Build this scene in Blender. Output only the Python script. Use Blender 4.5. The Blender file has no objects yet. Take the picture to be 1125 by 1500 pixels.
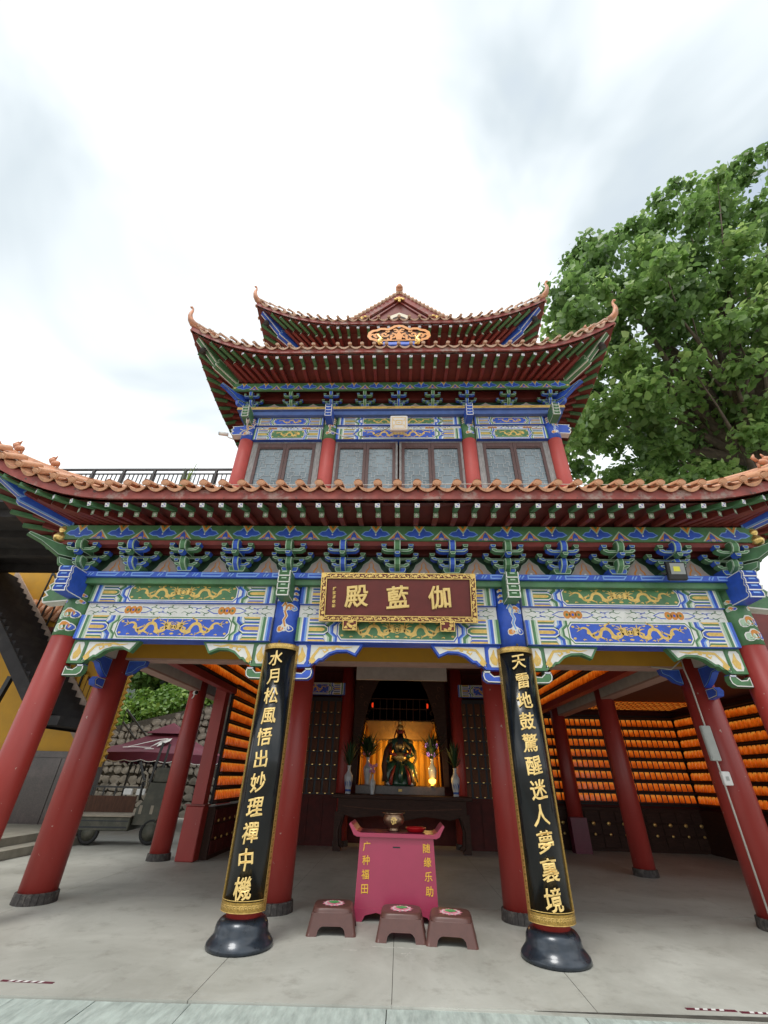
import bpy, math, random
import numpy as np
from mathutils import Vector, Matrix, Quaternion, Euler
random.seed(7); rng = np.random.default_rng(7)
sc = bpy.context.scene
COL = sc.collection
R = math.radians
PI = math.pi

# ------------------------------------------------------------------ camera
cam = bpy.data.cameras.new('camera'); cam_o = bpy.data.objects.new('camera', cam); COL.objects.link(cam_o)
cam.sensor_fit = 'HORIZONTAL'; cam.sensor_width = 36; cam.lens = 36 * 614.75 / 1125
cam.clip_start = 0.05; cam.clip_end = 2000
def cam_matrix(yaw, pitch, roll, loc):
    cy, sy, cp, sp = math.cos(yaw), math.sin(yaw), math.cos(pitch), math.sin(pitch)
    f = Vector((sy * cp, cy * cp, sp)); r = Vector((cy, -sy, 0)); u = r.cross(f)
    cr, sr = math.cos(roll), math.sin(roll)
    r2 = cr * r + sr * u; u2 = -sr * r + cr * u
    m = Matrix((r2, u2, -f)).transposed().to_4x4(); m.translation = loc
    return m
cam_o.matrix_world = cam_matrix(-0.045, 0.5623, 0.0263, (0.038, -6.147, 1.55))
sc.camera = cam_o
sc.view_settings.view_transform = 'Standard'; sc.view_settings.look = 'None'
sc.view_settings.exposure = 0.58; sc.view_settings.gamma = 1.0
sc.view_settings.use_curve_mapping = False

# ------------------------------------------------------------------ world
SKYLOC = (2.1, 0.7, 0.0)
SUN_EL, SUN_AZ = 62, 205     # high, a little to the front left of the hall
w = bpy.data.worlds.new('World'); sc.world = w; w.use_nodes = True
nt = w.node_tree; nt.nodes.clear()
def N(nt, t, **k):
    n = nt.nodes.new(t)
    for a, b in k.items(): setattr(n, a, b)
    return n
out = N(nt, 'ShaderNodeOutputWorld'); sky = N(nt, 'ShaderNodeTexSky', sky_type='NISHITA')
sky.sun_disc = False; sky.sun_elevation = R(SUN_EL); sky.sun_rotation = R(SUN_AZ)
bg1 = N(nt, 'ShaderNodeBackground'); bg1.inputs[1].default_value = 0.15
bg2 = N(nt, 'ShaderNodeBackground'); bg2.inputs[1].default_value = 1.0
mx = N(nt, 'ShaderNodeMixShader')
tc = N(nt, 'ShaderNodeTexCoord')
mp = N(nt, 'ShaderNodeMapping'); mp.inputs['Scale'].default_value = (1, 1, 1.6); mp.inputs['Location'].default_value = SKYLOC
n1 = N(nt, 'ShaderNodeTexNoise'); n1.inputs['Scale'].default_value = 1.7; n1.inputs['Detail'].default_value = 5; n1.inputs['Roughness'].default_value = .45; n1.inputs['Distortion'].default_value = .4
r1 = N(nt, 'ShaderNodeValToRGB')
r1.color_ramp.elements[0].position = .36; r1.color_ramp.elements[0].color = (.50, .56, .60, 1)
r1.color_ramp.elements[1].position = .62; r1.color_ramp.elements[1].color = (1.15, 1.17, 1.17, 1)
r2 = N(nt, 'ShaderNodeValToRGB')
r2.color_ramp.elements[0].position = .22; r2.color_ramp.elements[0].color = (.45,) * 3 + (1,)
r2.color_ramp.elements[1].position = .36; r2.color_ramp.elements[1].color = (1,) * 4
L = nt.links.new
L(tc.outputs['Generated'], mp.inputs[0]); L(mp.outputs[0], n1.inputs['Vector'])
L(n1.outputs[0], r1.inputs[0]); L(n1.outputs[0], r2.inputs[0])
L(sky.outputs[0], bg1.inputs[0]); L(r1.outputs[0], bg2.inputs[0])
L(r2.outputs[0], mx.inputs[0]); L(bg1.outputs[0], mx.inputs[1]); L(bg2.outputs[0], mx.inputs[2]); L(mx.outputs[0], out.inputs[0])

sun = bpy.data.lights.new('sun', 'SUN'); sun.energy = 1.3; sun.angle = R(18); sun.color = (1, .96, .9)
so = bpy.data.objects.new('sun', sun); COL.objects.link(so)
sd = Vector((math.sin(R(SUN_AZ)) * math.cos(R(SUN_EL)), math.cos(R(SUN_AZ)) * math.cos(R(SUN_EL)), math.sin(R(SUN_EL))))
so.rotation_euler = sd.to_track_quat('Z', 'Y').to_euler()

# ------------------------------------------------------------------ materials
MATS = {}
def mat(name, col, rough=.6, metal=0, var=.12, scale=6, bump=0, bscale=40, spec=.5, emit=None, estr=0, coat=0, dirt=None, dirtamt=.5, dscale=2, alpha=1, stretch=(1, 1, 1), trans=0, chips=None, chipcut=.72):
    m = bpy.data.materials.new(name); m.use_nodes = True; nt = m.node_tree; b = nt.nodes['Principled BSDF']
    L = nt.links.new
    tc = N(nt, 'ShaderNodeTexCoord'); mp = N(nt, 'ShaderNodeMapping'); mp.inputs['Scale'].default_value = stretch
    L(tc.outputs['Object'], mp.inputs[0])
    no = N(nt, 'ShaderNodeTexNoise'); no.inputs['Scale'].default_value = scale; no.inputs['Detail'].default_value = 6; no.inputs['Roughness'].default_value = .6
    L(mp.outputs[0], no.inputs['Vector'])
    rp = N(nt, 'ShaderNodeValToRGB')
    lo = tuple(max(0, c * (1 - var)) for c in col) + (1,); hi = tuple(min(1, c * (1 + var)) for c in col) + (1,)
    rp.color_ramp.elements[0].position = .35; rp.color_ramp.elements[0].color = lo
    rp.color_ramp.elements[1].position = .65; rp.color_ramp.elements[1].color = hi
    L(no.outputs[0], rp.inputs[0]); last = rp.outputs[0]
    if dirt:
        n2 = N(nt, 'ShaderNodeTexNoise'); n2.inputs['Scale'].default_value = dscale; n2.inputs['Detail'].default_value = 8; n2.inputs['Roughness'].default_value = .7
        L(mp.outputs[0], n2.inputs['Vector'])
        r3 = N(nt, 'ShaderNodeValToRGB'); r3.color_ramp.elements[0].position = .52; r3.color_ramp.elements[0].color = (0, 0, 0, 1)
        r3.color_ramp.elements[1].position = .66; r3.color_ramp.elements[1].color = (dirtamt,) * 3 + (1,)
        L(n2.outputs[0], r3.inputs[0])
        mix = N(nt, 'ShaderNodeMix', data_type='RGBA'); mix.inputs['B'].default_value = dirt + (1,)
        L(r3.outputs[0], mix.inputs['Factor']); L(last, mix.inputs['A']); last = mix.outputs['Result']
    if chips:
        n4 = N(nt, 'ShaderNodeTexNoise'); n4.inputs['Scale'].default_value = 16; n4.inputs['Detail'].default_value = 3; L(tc.outputs['Object'], n4.inputs['Vector'])
        r4 = N(nt, 'ShaderNodeValToRGB'); r4.color_ramp.elements[0].position = chipcut; r4.color_ramp.elements[0].color = (0, 0, 0, 1); r4.color_ramp.elements[1].position = chipcut + .015; r4.color_ramp.elements[1].color = (.8, .8, .8, 1)
        L(n4.outputs[0], r4.inputs[0]); m4 = N(nt, 'ShaderNodeMix', data_type='RGBA'); m4.inputs['B'].default_value = chips + (1,)
        L(r4.outputs[0], m4.inputs['Factor']); L(last, m4.inputs['A']); last = m4.outputs['Result']
    L(last, b.inputs['Base Color'])
    rr = N(nt, 'ShaderNodeMapRange'); rr.inputs['To Min'].default_value = max(0, rough - .08); rr.inputs['To Max'].default_value = min(1, rough + .1)
    L(no.outputs[0], rr.inputs['Value']); L(rr.outputs[0], b.inputs['Roughness'])
    b.inputs['Metallic'].default_value = metal; b.inputs['Specular IOR Level'].default_value = spec
    if coat: b.inputs['Coat Weight'].default_value = coat; b.inputs['Coat Roughness'].default_value = .1
    if trans: b.inputs['Transmission Weight'].default_value = trans
    if emit:
        b.inputs['Emission Color'].default_value = emit + (1,); b.inputs['Emission Strength'].default_value = estr
    if bump:
        n3 = N(nt, 'ShaderNodeTexNoise'); n3.inputs['Scale'].default_value = bscale; n3.inputs['Detail'].default_value = 6
        L(mp.outputs[0], n3.inputs['Vector'])
        bp = N(nt, 'ShaderNodeBump'); bp.inputs['Strength'].default_value = bump; bp.inputs['Distance'].default_value = .01
        L(n3.outputs[0], bp.inputs['Height']); L(bp.outputs[0], b.inputs['Normal'])
    MATS[name] = m
    return m
mat('white_paint', (.78, .78, .74), .55, var=.06, dirt=(.45, .43, .38), dirtamt=.35, dscale=5)
mat('cream_paint', (.66, .60, .46), .55, var=.06)
mat('blue_paint', (.030, .10, .55), .45, var=.15, dirt=(.05, .1, .35), dscale=8)
mat('tip_violet', (.20, .18, .48), .6, var=.2)
mat('glare_blue', (.075, .14, .38), .6, var=.1, dirt=(.14, .2, .4), dscale=5)  # blue paint with the glare over the upper storey put into its colour
mat('light_blue_paint', (.20, .38, .78), .5, var=.08)
mat('green_paint', (.075, .20, .085), .5, var=.18, dirt=(.12, .2, .12), dscale=8)
mat('light_green_paint', (.42, .58, .42), .5, var=.08)
mat('dark_green_paint', (.02, .06, .03), .5, var=.15)
mat('gold_paint', (.70, .47, .13), .4, metal=.25, var=.15, scale=20)
mat('gold_leaf', (.83, .58, .20), .3, metal=.75, var=.2, scale=30, bump=.15)
mat('gold_char', (.85, .62, .24), .35, metal=.35, var=.08, scale=10)
mat('dark_gold', (.42, .27, .07), .35, metal=.7, var=.3, scale=50)
mat('orange_paint', (.66, .25, .035), .5, var=.1)
mat('pink_paint', (.44, .37, .34), .6, var=.1)
mat('black_line', (.012, .014, .02), .5, var=.1)
mat('dark_red', (.13, .022, .018), .5, var=.2, scale=3, bump=.1)
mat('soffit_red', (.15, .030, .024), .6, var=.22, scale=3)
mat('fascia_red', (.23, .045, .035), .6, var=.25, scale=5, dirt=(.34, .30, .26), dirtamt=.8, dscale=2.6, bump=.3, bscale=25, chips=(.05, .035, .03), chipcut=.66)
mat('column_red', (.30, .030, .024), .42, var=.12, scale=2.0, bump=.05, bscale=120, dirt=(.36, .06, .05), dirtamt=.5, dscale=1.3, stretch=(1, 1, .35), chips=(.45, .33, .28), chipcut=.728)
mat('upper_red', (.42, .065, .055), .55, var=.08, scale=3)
mat('rafter_red', (.20, .032, .026), .5, var=.2, scale=5)
mat('tile', (.60, .30, .165), .42, var=.25, scale=4, bump=.2, bscale=30, dirt=(.24, .15, .11), dirtamt=.75, dscale=4)
mat('tile_pale', (.60, .40, .29), .5, var=.2, scale=8, bump=.2, bscale=30, dirt=(.3, .26, .2), dirtamt=.7, dscale=6)
mat('ridge', (.55, .24, .13), .5, var=.25, scale=6, bump=.3, bscale=30, dirt=(.25, .18, .14), dirtamt=.7, dscale=4)
mat('black_lacquer', (.006, .008, .010), .2, var=.2, coat=.25, spec=.35, bump=.02, bscale=3)
mat('plaque_red', (.14, .018, .016), .38, var=.12, scale=5)
mat('pedestal', (.022, .030, .042), .28, metal=.3, var=.3, scale=8, coat=.3, bump=.12, bscale=10)
mat('ring_stone', (.045, .040, .038), .8, var=.35, scale=20, bump=.5, bscale=30, dirt=(.18, .16, .14), dirtamt=.5, dscale=9)
mat('yellow_wall', (.52, .27, .02), .7, var=.08, scale=2, dirt=(.45, .26, .04), dscale=1.5)
mat('beam_pink', (.46, .30, .25), .7, var=.08)
mat('beam_white', (.55, .52, .48), .7, var=.08)
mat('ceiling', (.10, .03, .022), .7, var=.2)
mat('wood_brown', (.085, .036, .020), .6, spec=.25, var=.25, scale=5, stretch=(6, 6, 1), bump=.1)
mat('dark_wood', (.040, .018, .012), .6, spec=.25, var=.3, scale=6, stretch=(1, 6, 6), bump=.15)
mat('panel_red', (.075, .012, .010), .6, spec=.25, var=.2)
mat('window_frame', (.085, .040, .036), .5, var=.25, scale=8, stretch=(5, 5, 1), bump=.2)
mat('grey_frame', (.27, .27, .27), .7, var=.25, scale=10, stretch=(4, 4, 1), bump=.2, dirt=(.14, .14, .13), dscale=6)
mat('lattice', (.30, .34, .36), .5, var=.1)
mat('glass', (.14, .19, .22), .18, var=.3, scale=1.5, spec=.8)
mat('magenta', (.40, .042, .10), .35, var=.05, scale=3, coat=.25)
mat('magenta_dark', (.11, .010, .030), .35, var=.1)
mat('stool_brown', (.105, .046, .038), .38, var=.08, scale=12, bump=.05)
mat('yellow_print', (.85, .50, .05), .5, var=.05)
mat('bronze', (.30, .20, .13), .3, metal=.85, var=.3, scale=15)
mat('dish_red', (.55, .01, .015), .3, var=.05, coat=.4)
mat('lotus_pink', (.75, .25, .34), .5, var=.15, scale=30)
mat('lotus_white', (.75, .66, .66), .5, var=.1, scale=30)
mat('lotus_green', (.10, .38, .12), .5, var=.2, scale=30)
mat('white_plastic', (.72, .72, .70), .4, var=.04)
mat('grey_plastic', (.38, .40, .38), .5, var=.08)
mat('black_metal', (.02, .02, .02), .5, var=.2)
mat('iron', (.05, .045, .045), .5, var=.3, scale=15)
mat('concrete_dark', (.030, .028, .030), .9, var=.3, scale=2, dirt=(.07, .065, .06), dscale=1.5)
mat('stair_edge', (.40, .30, .24), .8, var=.25, scale=5, dirt=(.3, .27, .23), dscale=4)
mat('granite_brown', (.055, .040, .036), .3, var=.3, scale=30, coat=.3, dirt=(.14, .10, .09), dscale=1.5)
mat('step_stone', (.30, .28, .23), .85, var=.15, scale=4, bump=.3)
mat('kerb_granite', (.34, .39, .36), .8, var=.22, scale=5, bump=.5, bscale=18, dirt=(.46, .50, .47), dirtamt=.45, dscale=7, stretch=(3, .7, 1))
mat('repair', (.50, .49, .45), .9, var=.15, scale=20)
mat('mortar', (.06, .055, .045), .9, var=.3)
mat('amber_band', (.25, .05, .01), .35, var=.3)
mat('cloth_gold', (.75, .36, .03), .7, var=.2, scale=4, stretch=(6, 6, 1))
mat('cloth_brown', (.30, .17, .05), .8, var=.15)
mat('robe_green', (.016, .065, .038), .3, var=.35, scale=8, coat=.4)
mat('robe_gold', (.55, .36, .12), .28, metal=.6, var=.35, scale=14)
mat('face_red', (.28, .035, .025), .35, var=.15)
mat('hair_black', (.012, .010, .010), .6, var=.2)
mat('porcelain', (.42, .46, .50), .18, var=.05, coat=.5)
mat('porcelain_blue', (.04, .10, .38), .2, var=.2)
mat('leaf_dark', (.018, .055, .018), .5, var=.3)
mat('flower_pink', (.50, .22, .42), .6, var=.2)
mat('canopy_cloth', (.155, .022, .045), .8, var=.12, scale=3)
mat('cart_olive', (.060, .060, .042), .6, var=.25, scale=6, dirt=(.12, .10, .075), dscale=3)
mat('cart_board', (.30, .26, .20), .8, var=.15)
mat('rubber', (.018, .018, .018), .8, var=.2)
mat('stone', (.17, .155, .13), .9, var=.45, scale=1.2, bump=.6, bscale=12, dirt=(.38, .36, .33), dscale=1.0)
mat('bark', (.11, .085, .065), .9, var=.3, scale=6, bump=.6, bscale=15)
mat('cable', (.55, .53, .48), .6, var=.05)
mat('coping_red', (.62, .09, .02), .6, var=.15)
mat('tape_red', (.11, .015, .03), .5, var=.1)
mat('lens_grey', (.30, .32, .32), .15, var=.05)
mat('led_yellow', (.75, .72, .06), .3, var=.05)

def lamp_mat():
    m = bpy.data.materials.new('amber_lamp'); m.use_nodes = True; nt = m.node_tree; b = nt.nodes['Principled BSDF']; L = nt.links.new
    b.inputs['Base Color'].default_value = (.5, .08, .01, 1); b.inputs['Roughness'].default_value = .2
    g = N(nt, 'ShaderNodeTexCoord'); mp = N(nt, 'ShaderNodeMapping')
    no = N(nt, 'ShaderNodeTexNoise'); no.inputs['Scale'].default_value = 9; no.inputs['Detail'].default_value = 1
    oi = N(nt, 'ShaderNodeObjectInfo'); ad = N(nt, 'ShaderNodeVectorMath', operation='ADD')
    L(g.outputs['Object'], ad.inputs[0]); L(oi.outputs['Random'], ad.inputs[1]); L(ad.outputs[0], no.inputs['Vector'])
    sx = N(nt, 'ShaderNodeSeparateXYZ'); L(g.outputs['Object'], sx.inputs[0])
    mz = N(nt, 'ShaderNodeMapRange'); mz.inputs['From Max'].default_value = .195; mz.inputs['To Max'].default_value = .62; L(sx.outputs['Z'], mz.inputs['Value'])
    mn = N(nt, 'ShaderNodeMath', operation='MULTIPLY_ADD'); mn.inputs[1].default_value = .55; L(no.outputs[0], mn.inputs[0]); L(mz.outputs[0], mn.inputs[2])
    rp = N(nt, 'ShaderNodeValToRGB')
    rp.color_ramp.elements[0].position = .28; rp.color_ramp.elements[0].color = (.25, .03, .0, 1)
    rp.color_ramp.elements[1].position = .60; rp.color_ramp.elements[1].color = (.80, .145, .008, 1)
    e = rp.color_ramp.elements.new(.88); e.color = (1, .38, .05, 1)
    L(mn.outputs[0], rp.inputs[0]); L(rp.outputs[0], b.inputs['Emission Color']); b.inputs['Emission Strength'].default_value = .30
    MATS['amber_lamp'] = m
lamp_mat()
mat('glow_yellow', (.9, .5, .05), .4, emit=(1, .45, .05), estr=5)
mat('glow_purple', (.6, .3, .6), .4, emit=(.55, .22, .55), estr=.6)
mat('glow_red', (.6, .03, .01), .4, emit=(1, .05, .01), estr=.5)

def floor_mat():
    m = bpy.data.materials.new('floor_concrete'); m.use_nodes = True; nt = m.node_tree; b = nt.nodes['Principled BSDF']; L = nt.links.new
    tc = N(nt, 'ShaderNodeTexCoord')
    a = N(nt, 'ShaderNodeTexNoise'); a.inputs['Scale'].default_value = .55; a.inputs['Detail'].default_value = 9; a.inputs['Roughness'].default_value = .68; a.inputs['Distortion'].default_value = .8
    L(tc.outputs['Object'], a.inputs['Vector'])
    rp = N(nt, 'ShaderNodeValToRGB')
    rp.color_ramp.elements[0].position = .30; rp.color_ramp.elements[0].color = (.30, .30, .265, 1)
    rp.color_ramp.elements[1].position = .72; rp.color_ramp.elements[1].color = (.48, .485, .44, 1)
    L(a.outputs[0], rp.inputs[0])
    mp = N(nt, 'ShaderNodeMapping'); mp.inputs['Scale'].default_value = (4, .7, 1)
    c = N(nt, 'ShaderNodeTexNoise'); c.inputs['Scale'].default_value = 2.2; c.inputs['Detail'].default_value = 5
    L(tc.outputs['Object'], mp.inputs[0]); L(mp.outputs[0], c.inputs['Vector'])
    r2 = N(nt, 'ShaderNodeValToRGB'); r2.color_ramp.elements[0].position = .56; r2.color_ramp.elements[0].color = (0, 0, 0, 1); r2.color_ramp.elements[1].position = .75; r2.color_ramp.elements[1].color = (.22, .22, .22, 1)
    L(c.outputs[0], r2.inputs[0])
    mix = N(nt, 'ShaderNodeMix', data_type='RGBA'); mix.inputs['B'].default_value = (.50, .50, .47, 1)
    L(r2.outputs[0], mix.inputs['Factor']); L(rp.outputs[0], mix.inputs['A'])
    s = N(nt, 'ShaderNodeTexNoise'); s.inputs['Scale'].default_value = 3; s.inputs['Detail'].default_value = 10; s.inputs['Roughness'].default_value = .75
    L(tc.outputs['Object'], s.inputs['Vector'])
    r3 = N(nt, 'ShaderNodeValToRGB'); r3.color_ramp.elements[0].position = .53; r3.color_ramp.elements[0].color = (0, 0, 0, 1); r3.color_ramp.elements[1].position = .72; r3.color_ramp.elements[1].color = (.5, .5, .5, 1)
    L(s.outputs[0], r3.inputs[0])
    mix2 = N(nt, 'ShaderNodeMix', data_type='RGBA'); mix2.inputs['B'].default_value = (.15, .14, .115, 1)
    L(r3.outputs[0], mix2.inputs['Factor']); L(mix.outputs['Result'], mix2.inputs['A'])
    L(mix2.outputs['Result'], b.inputs['Base Color'])
    rr = N(nt, 'ShaderNodeMapRange'); rr.inputs['To Min'].default_value = .42; rr.inputs['To Max'].default_value = .75
    L(a.outputs[0], rr.inputs['Value']); L(rr.outputs[0], b.inputs['Roughness'])
    f = N(nt, 'ShaderNodeTexNoise'); f.inputs['Scale'].default_value = 60; f.inputs['Detail'].default_value = 4; L(tc.outputs['Object'], f.inputs['Vector'])
    bp = N(nt, 'ShaderNodeBump'); bp.inputs['Strength'].default_value = .25; bp.inputs['Distance'].default_value = .004
    L(f.outputs[0], bp.inputs['Height']); L(bp.outputs[0], b.inputs['Normal'])
    MATS['floor_concrete'] = m
floor_mat()
def leaf_mat(name, c1, c2, c3, tr=.35):
    m = bpy.data.materials.new(name); m.use_nodes = True; nt = m.node_tree; b = nt.nodes['Principled BSDF']; L = nt.links.new
    at = N(nt, 'ShaderNodeAttribute', attribute_name='tint')
    rp = N(nt, 'ShaderNodeValToRGB'); rp.color_ramp.elements[0].color = c1 + (1,); rp.color_ramp.elements[1].color = c3 + (1,)
    e = rp.color_ramp.elements.new(.55); e.color = c2 + (1,)
    L(at.outputs['Fac'], rp.inputs[0]); L(rp.outputs[0], b.inputs['Base Color']); b.inputs['Roughness'].default_value = .42
    t = N(nt, 'ShaderNodeBsdfTranslucent'); L(rp.outputs[0], t.inputs['Color'])
    mx = N(nt, 'ShaderNodeMixShader'); mx.inputs[0].default_value = tr
    L(b.outputs[0], mx.inputs[1]); L(t.outputs[0], mx.inputs[2]); L(mx.outputs[0], nt.nodes['Material Output'].inputs[0])
    MATS[name] = m
leaf_mat('tree_leaf', (.09, .17, .05), (.22, .37, .10), (.48, .62, .22), .5)
leaf_mat('grass_leaf', (.05, .12, .02), (.14, .27, .04), (.33, .45, .09))

# ------------------------------------------------------------------ mesh helpers
class MB:
    def __init__(s): s.v = []; s.f = []; s.m = []; s.sm = []
    def add(s, vs, fs, m, smooth=False):
        o = len(s.v); s.v += [tuple(p) for p in vs]
        for f in fs: s.f.append([i + o for i in f]); s.m.append(m); s.sm.append(smooth)
    def box(s, x0, x1, y0, y1, z0, z1, m):
        s.add([(x0, y0, z0), (x1, y0, z0), (x1, y1, z0), (x0, y1, z0), (x0, y0, z1), (x1, y0, z1), (x1, y1, z1), (x0, y1, z1)],
              [(0, 3, 2, 1), (4, 5, 6, 7), (0, 1, 5, 4), (1, 2, 6, 5), (2, 3, 7, 6), (3, 0, 4, 7)], m)
    def bbox(s, x0, x1, y0, y1, z0, z1, m, b=.01):
        # bevelled box: chamfer on the vertical and top edges
        def ring(i, z): return [(x0 + i, y0, z), (x1 - i, y0, z), (x1, y0 + i, z), (x1, y1 - i, z), (x1 - i, y1, z), (x0 + i, y1, z), (x0, y1 - i, z), (x0, y0 + i, z)]
        def ring2(i, z): return [(x0 + b + i * .4, y0 + i, z), (x1 - b - i * .4, y0 + i, z), (x1 - i, y0 + b + i * .4, z), (x1 - i, y1 - b - i * .4, z), (x1 - b - i * .4, y1 - i, z), (x0 + b + i * .4, y1 - i, z), (x0 + i, y1 - b - i * .4, z), (x0 + i, y0 + b + i * .4, z)]
        rs = ring2(b, z0) + ring(b, z0 + b) + ring(b, z1 - b) + ring2(b, z1)
        fs = []
        for k in range(3):
            for i in range(8): fs.append((k * 8 + i, k * 8 + (i + 1) % 8, k * 8 + 8 + (i + 1) % 8, k * 8 + 8 + i))
        fs.append(tuple(range(7, -1, -1))); fs.append(tuple(range(24, 32)))
        s.add(rs, fs, m)
    def lathe(s, prof, c, m, n=24, smooth=True, axis='z', a0=0, a1=2 * PI):
        full = abs(a1 - a0 - 2 * PI) < 1e-6; k = n if full else n + 1
        vs = []
        for r, z in prof:
            for i in range(k):
                a = a0 + (a1 - a0) * i / n
                p = (r * math.cos(a), r * math.sin(a), z)
                if axis == 'y': p = (p[0], -p[2], p[1])
                if axis == 'x': p = (p[2], p[0], p[1])
                vs.append((c[0] + p[0], c[1] + p[1], c[2] + p[2]))
        fs = []
        for j in range(len(prof) - 1):
            for i in range(n):
                i2 = (i + 1) % k
                fs.append((j * k + i, j * k + i2, (j + 1) * k + i2, (j + 1) * k + i))
        if full:
            if prof[0][0] > 1e-4: fs.append(tuple(range(k - 1, -1, -1)))
            if prof[-1][0] > 1e-4: fs.append(tuple(range((len(prof) - 1) * k, len(prof) * k)))
        s.add(vs, fs, m, smooth)
    def tube(s, pts, r, m, n=8, caps=True, smooth=True):
        pts = [Vector(p) for p in pts]; K = len(pts)
        rs = r if isinstance(r, (list, tuple)) else [r] * K
        vs = []; up = Vector((0, 0, 1)); prev = None
        for i, p in enumerate(pts):
            t = (pts[min(i + 1, K - 1)] - pts[max(i - 1, 0)]).normalized()
            if prev is None:
                a = up if abs(t.z) < .95 else Vector((1, 0, 0)); u = t.cross(a).normalized()
            else: u = (prev - t * prev.dot(t)).normalized()
            prev = u; v = t.cross(u)
            for k in range(n):
                a = 2 * PI * k / n; vs.append(p + (u * math.cos(a) + v * math.sin(a)) * rs[i])
        fs = [(i * n + k, i * n + (k + 1) % n, (i + 1) * n + (k + 1) % n, (i + 1) * n + k) for i in range(K - 1) for k in range(n)]
        if caps: fs += [tuple(range(n - 1, -1, -1)), tuple(range((K - 1) * n, K * n))]
        s.add(vs, fs, m, smooth)
    def bar(s, p0, p1, w, h, m):
        p0 = Vector(p0); p1 = Vector(p1); t = (p1 - p0).normalized(); up = Vector((0, 0, 1))
        if abs(t.z) > .99: up = Vector((0, 1, 0))
        u = t.cross(up).normalized(); v = u.cross(t)
        vs = [p + u * a * w / 2 + v * b * h / 2 for p in (p0, p1) for a, b in ((-1, -1), (1, -1), (1, 1), (-1, 1))]
        s.add(vs, [(0, 1, 2, 3), (7, 6, 5, 4), (0, 4, 5, 1), (1, 5, 6, 2), (2, 6, 7, 3), (3, 7, 4, 0)], m)
    def ball(s, c, r, m, n=10, sq=(1, 1, 1)):
        prof = [(max(1e-5, math.sin(PI * i / n)), -math.cos(PI * i / n)) for i in range(n + 1)]
        k = n + 2; vs = []
        for pr, z in prof:
            for i in range(k):
                a = 2 * PI * i / k; vs.append((c[0] + r * sq[0] * pr * math.cos(a), c[1] + r * sq[1] * pr * math.sin(a), c[2] + r * sq[2] * z))
        fs = [(j * k + i, j * k + (i + 1) % k, (j + 1) * k + (i + 1) % k, (j + 1) * k + i) for j in range(n) for i in range(k)]
        s.add(vs, fs, m, True)
    def extr(s, poly, F, h0, h1, m):
        n = len(poly); vs = [F(a, b, h0) for a, b in poly] + [F(a, b, h1) for a, b in poly]
        fs = [tuple(range(n)), tuple(range(2 * n - 1, n - 1, -1))] + [(i, i + n, (i + 1) % n + n, (i + 1) % n) for i in range(n)]
        s.add(vs, fs, m)
    def poly(s, pts, F, h, m): s.add([F(a, b, h) for a, b in pts], [tuple(range(len(pts)))], m)
    def stroke(s, pts, w, F, h, m, closed=False):
        P = [Vector(p) for p in pts]; n = len(P); ws = w if isinstance(w, (list, tuple)) else [w] * n
        Lp, Rp = [], []
        for i in range(n):
            a = P[(i - 1) % n] if (closed or i > 0) else None; b = P[(i + 1) % n] if (closed or i < n - 1) else None
            t0 = (P[i] - a).normalized() if a is not None and (P[i] - a).length > 1e-9 else None
            t1 = (b - P[i]).normalized() if b is not None and (b - P[i]).length > 1e-9 else None
            t = (t0 + t1) if (t0 is not None and t1 is not None) else (t0 if t0 is not None else t1)
            if t is None or t.length < 1e-4: t = t0 if t0 is not None else Vector((1, 0))
            t = t.normalized(); nn = Vector((-t.y, t.x))
            k = 1
            if t0 is not None and t1 is not None: k = 1 / max(.5, nn.dot(Vector((-t0.y, t0.x))))
            Lp.append(P[i] + nn * ws[i] / 2 * k); Rp.append(P[i] - nn * ws[i] / 2 * k)
        vs = [F(p.x, p.y, h) for p in Lp] + [F(p.x, p.y, h) for p in Rp]
        r = range(n) if closed else range(n - 1)
        s.add(vs, [(i, (i + 1) % n, (i + 1) % n + n, i + n) for i in r], m)
    def mesh(s, name):
        me = bpy.data.meshes.new(name); me.from_pydata(s.v, [], s.f)
        names = []
        for x in s.m:
            if x not in names: names.append(x)
        for x in names: me.materials.append(MATS[x])
        ix = {x: i for i, x in enumerate(names)}
        me.polygons.foreach_set('material_index', [ix[x] for x in s.m])
        me.polygons.foreach_set('use_smooth', s.sm)
        me.update(); return me
    def build(s, name, parent=None, loc=None, **k): return link(name, s.mesh(name), parent, loc, **k)

def link(name, me, parent=None, loc=None, rot=None, scale=None, **props):
    o = bpy.data.objects.new(name, me); COL.objects.link(o)
    if loc is not None: o.location = loc
    if rot is not None:
        if isinstance(rot, Quaternion): o.rotation_mode = 'QUATERNION'; o.rotation_quaternion = rot
        else: o.rotation_euler = rot
    if scale is not None: o.scale = scale
    if parent is not None: o.parent = parent
    for a, b in props.items(): o[a] = b
    return o
def thing(name, label, category, loc=(0, 0, 0), rotz=0, group=None):
    o = link(name, None, None, loc, (0, 0, rotz)); o['label'] = label; o['category'] = category
    o.empty_display_size = .1
    if group: o['group'] = group
    return o
def copy_tree(o, parent=None):
    c = o.copy(); COL.objects.link(c)
    if parent is not None: c.parent = parent
    for ch in list(o.children): copy_tree(ch, c)
    return c
def inset(poly, d):
    n = len(poly); out = []
    A = sum(poly[i][0] * poly[(i + 1) % n][1] - poly[(i + 1) % n][0] * poly[i][1] for i in range(n))
    sg = 1 if A > 0 else -1
    for i in range(n):
        p0 = Vector(poly[i - 1]); p = Vector(poly[i]); p1 = Vector(poly[(i + 1) % n])
        t0 = (p - p0).normalized(); t1 = (p1 - p).normalized()
        n0 = Vector((-t0.y, t0.x)) * sg; n1 = Vector((-t1.y, t1.x)) * sg
        b = n0 + n1
        if b.length < 1e-5: b = n0
        b.normalize(); out.append(tuple(p + b * d / max(.45, b.dot(n0))))
    return out
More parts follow.
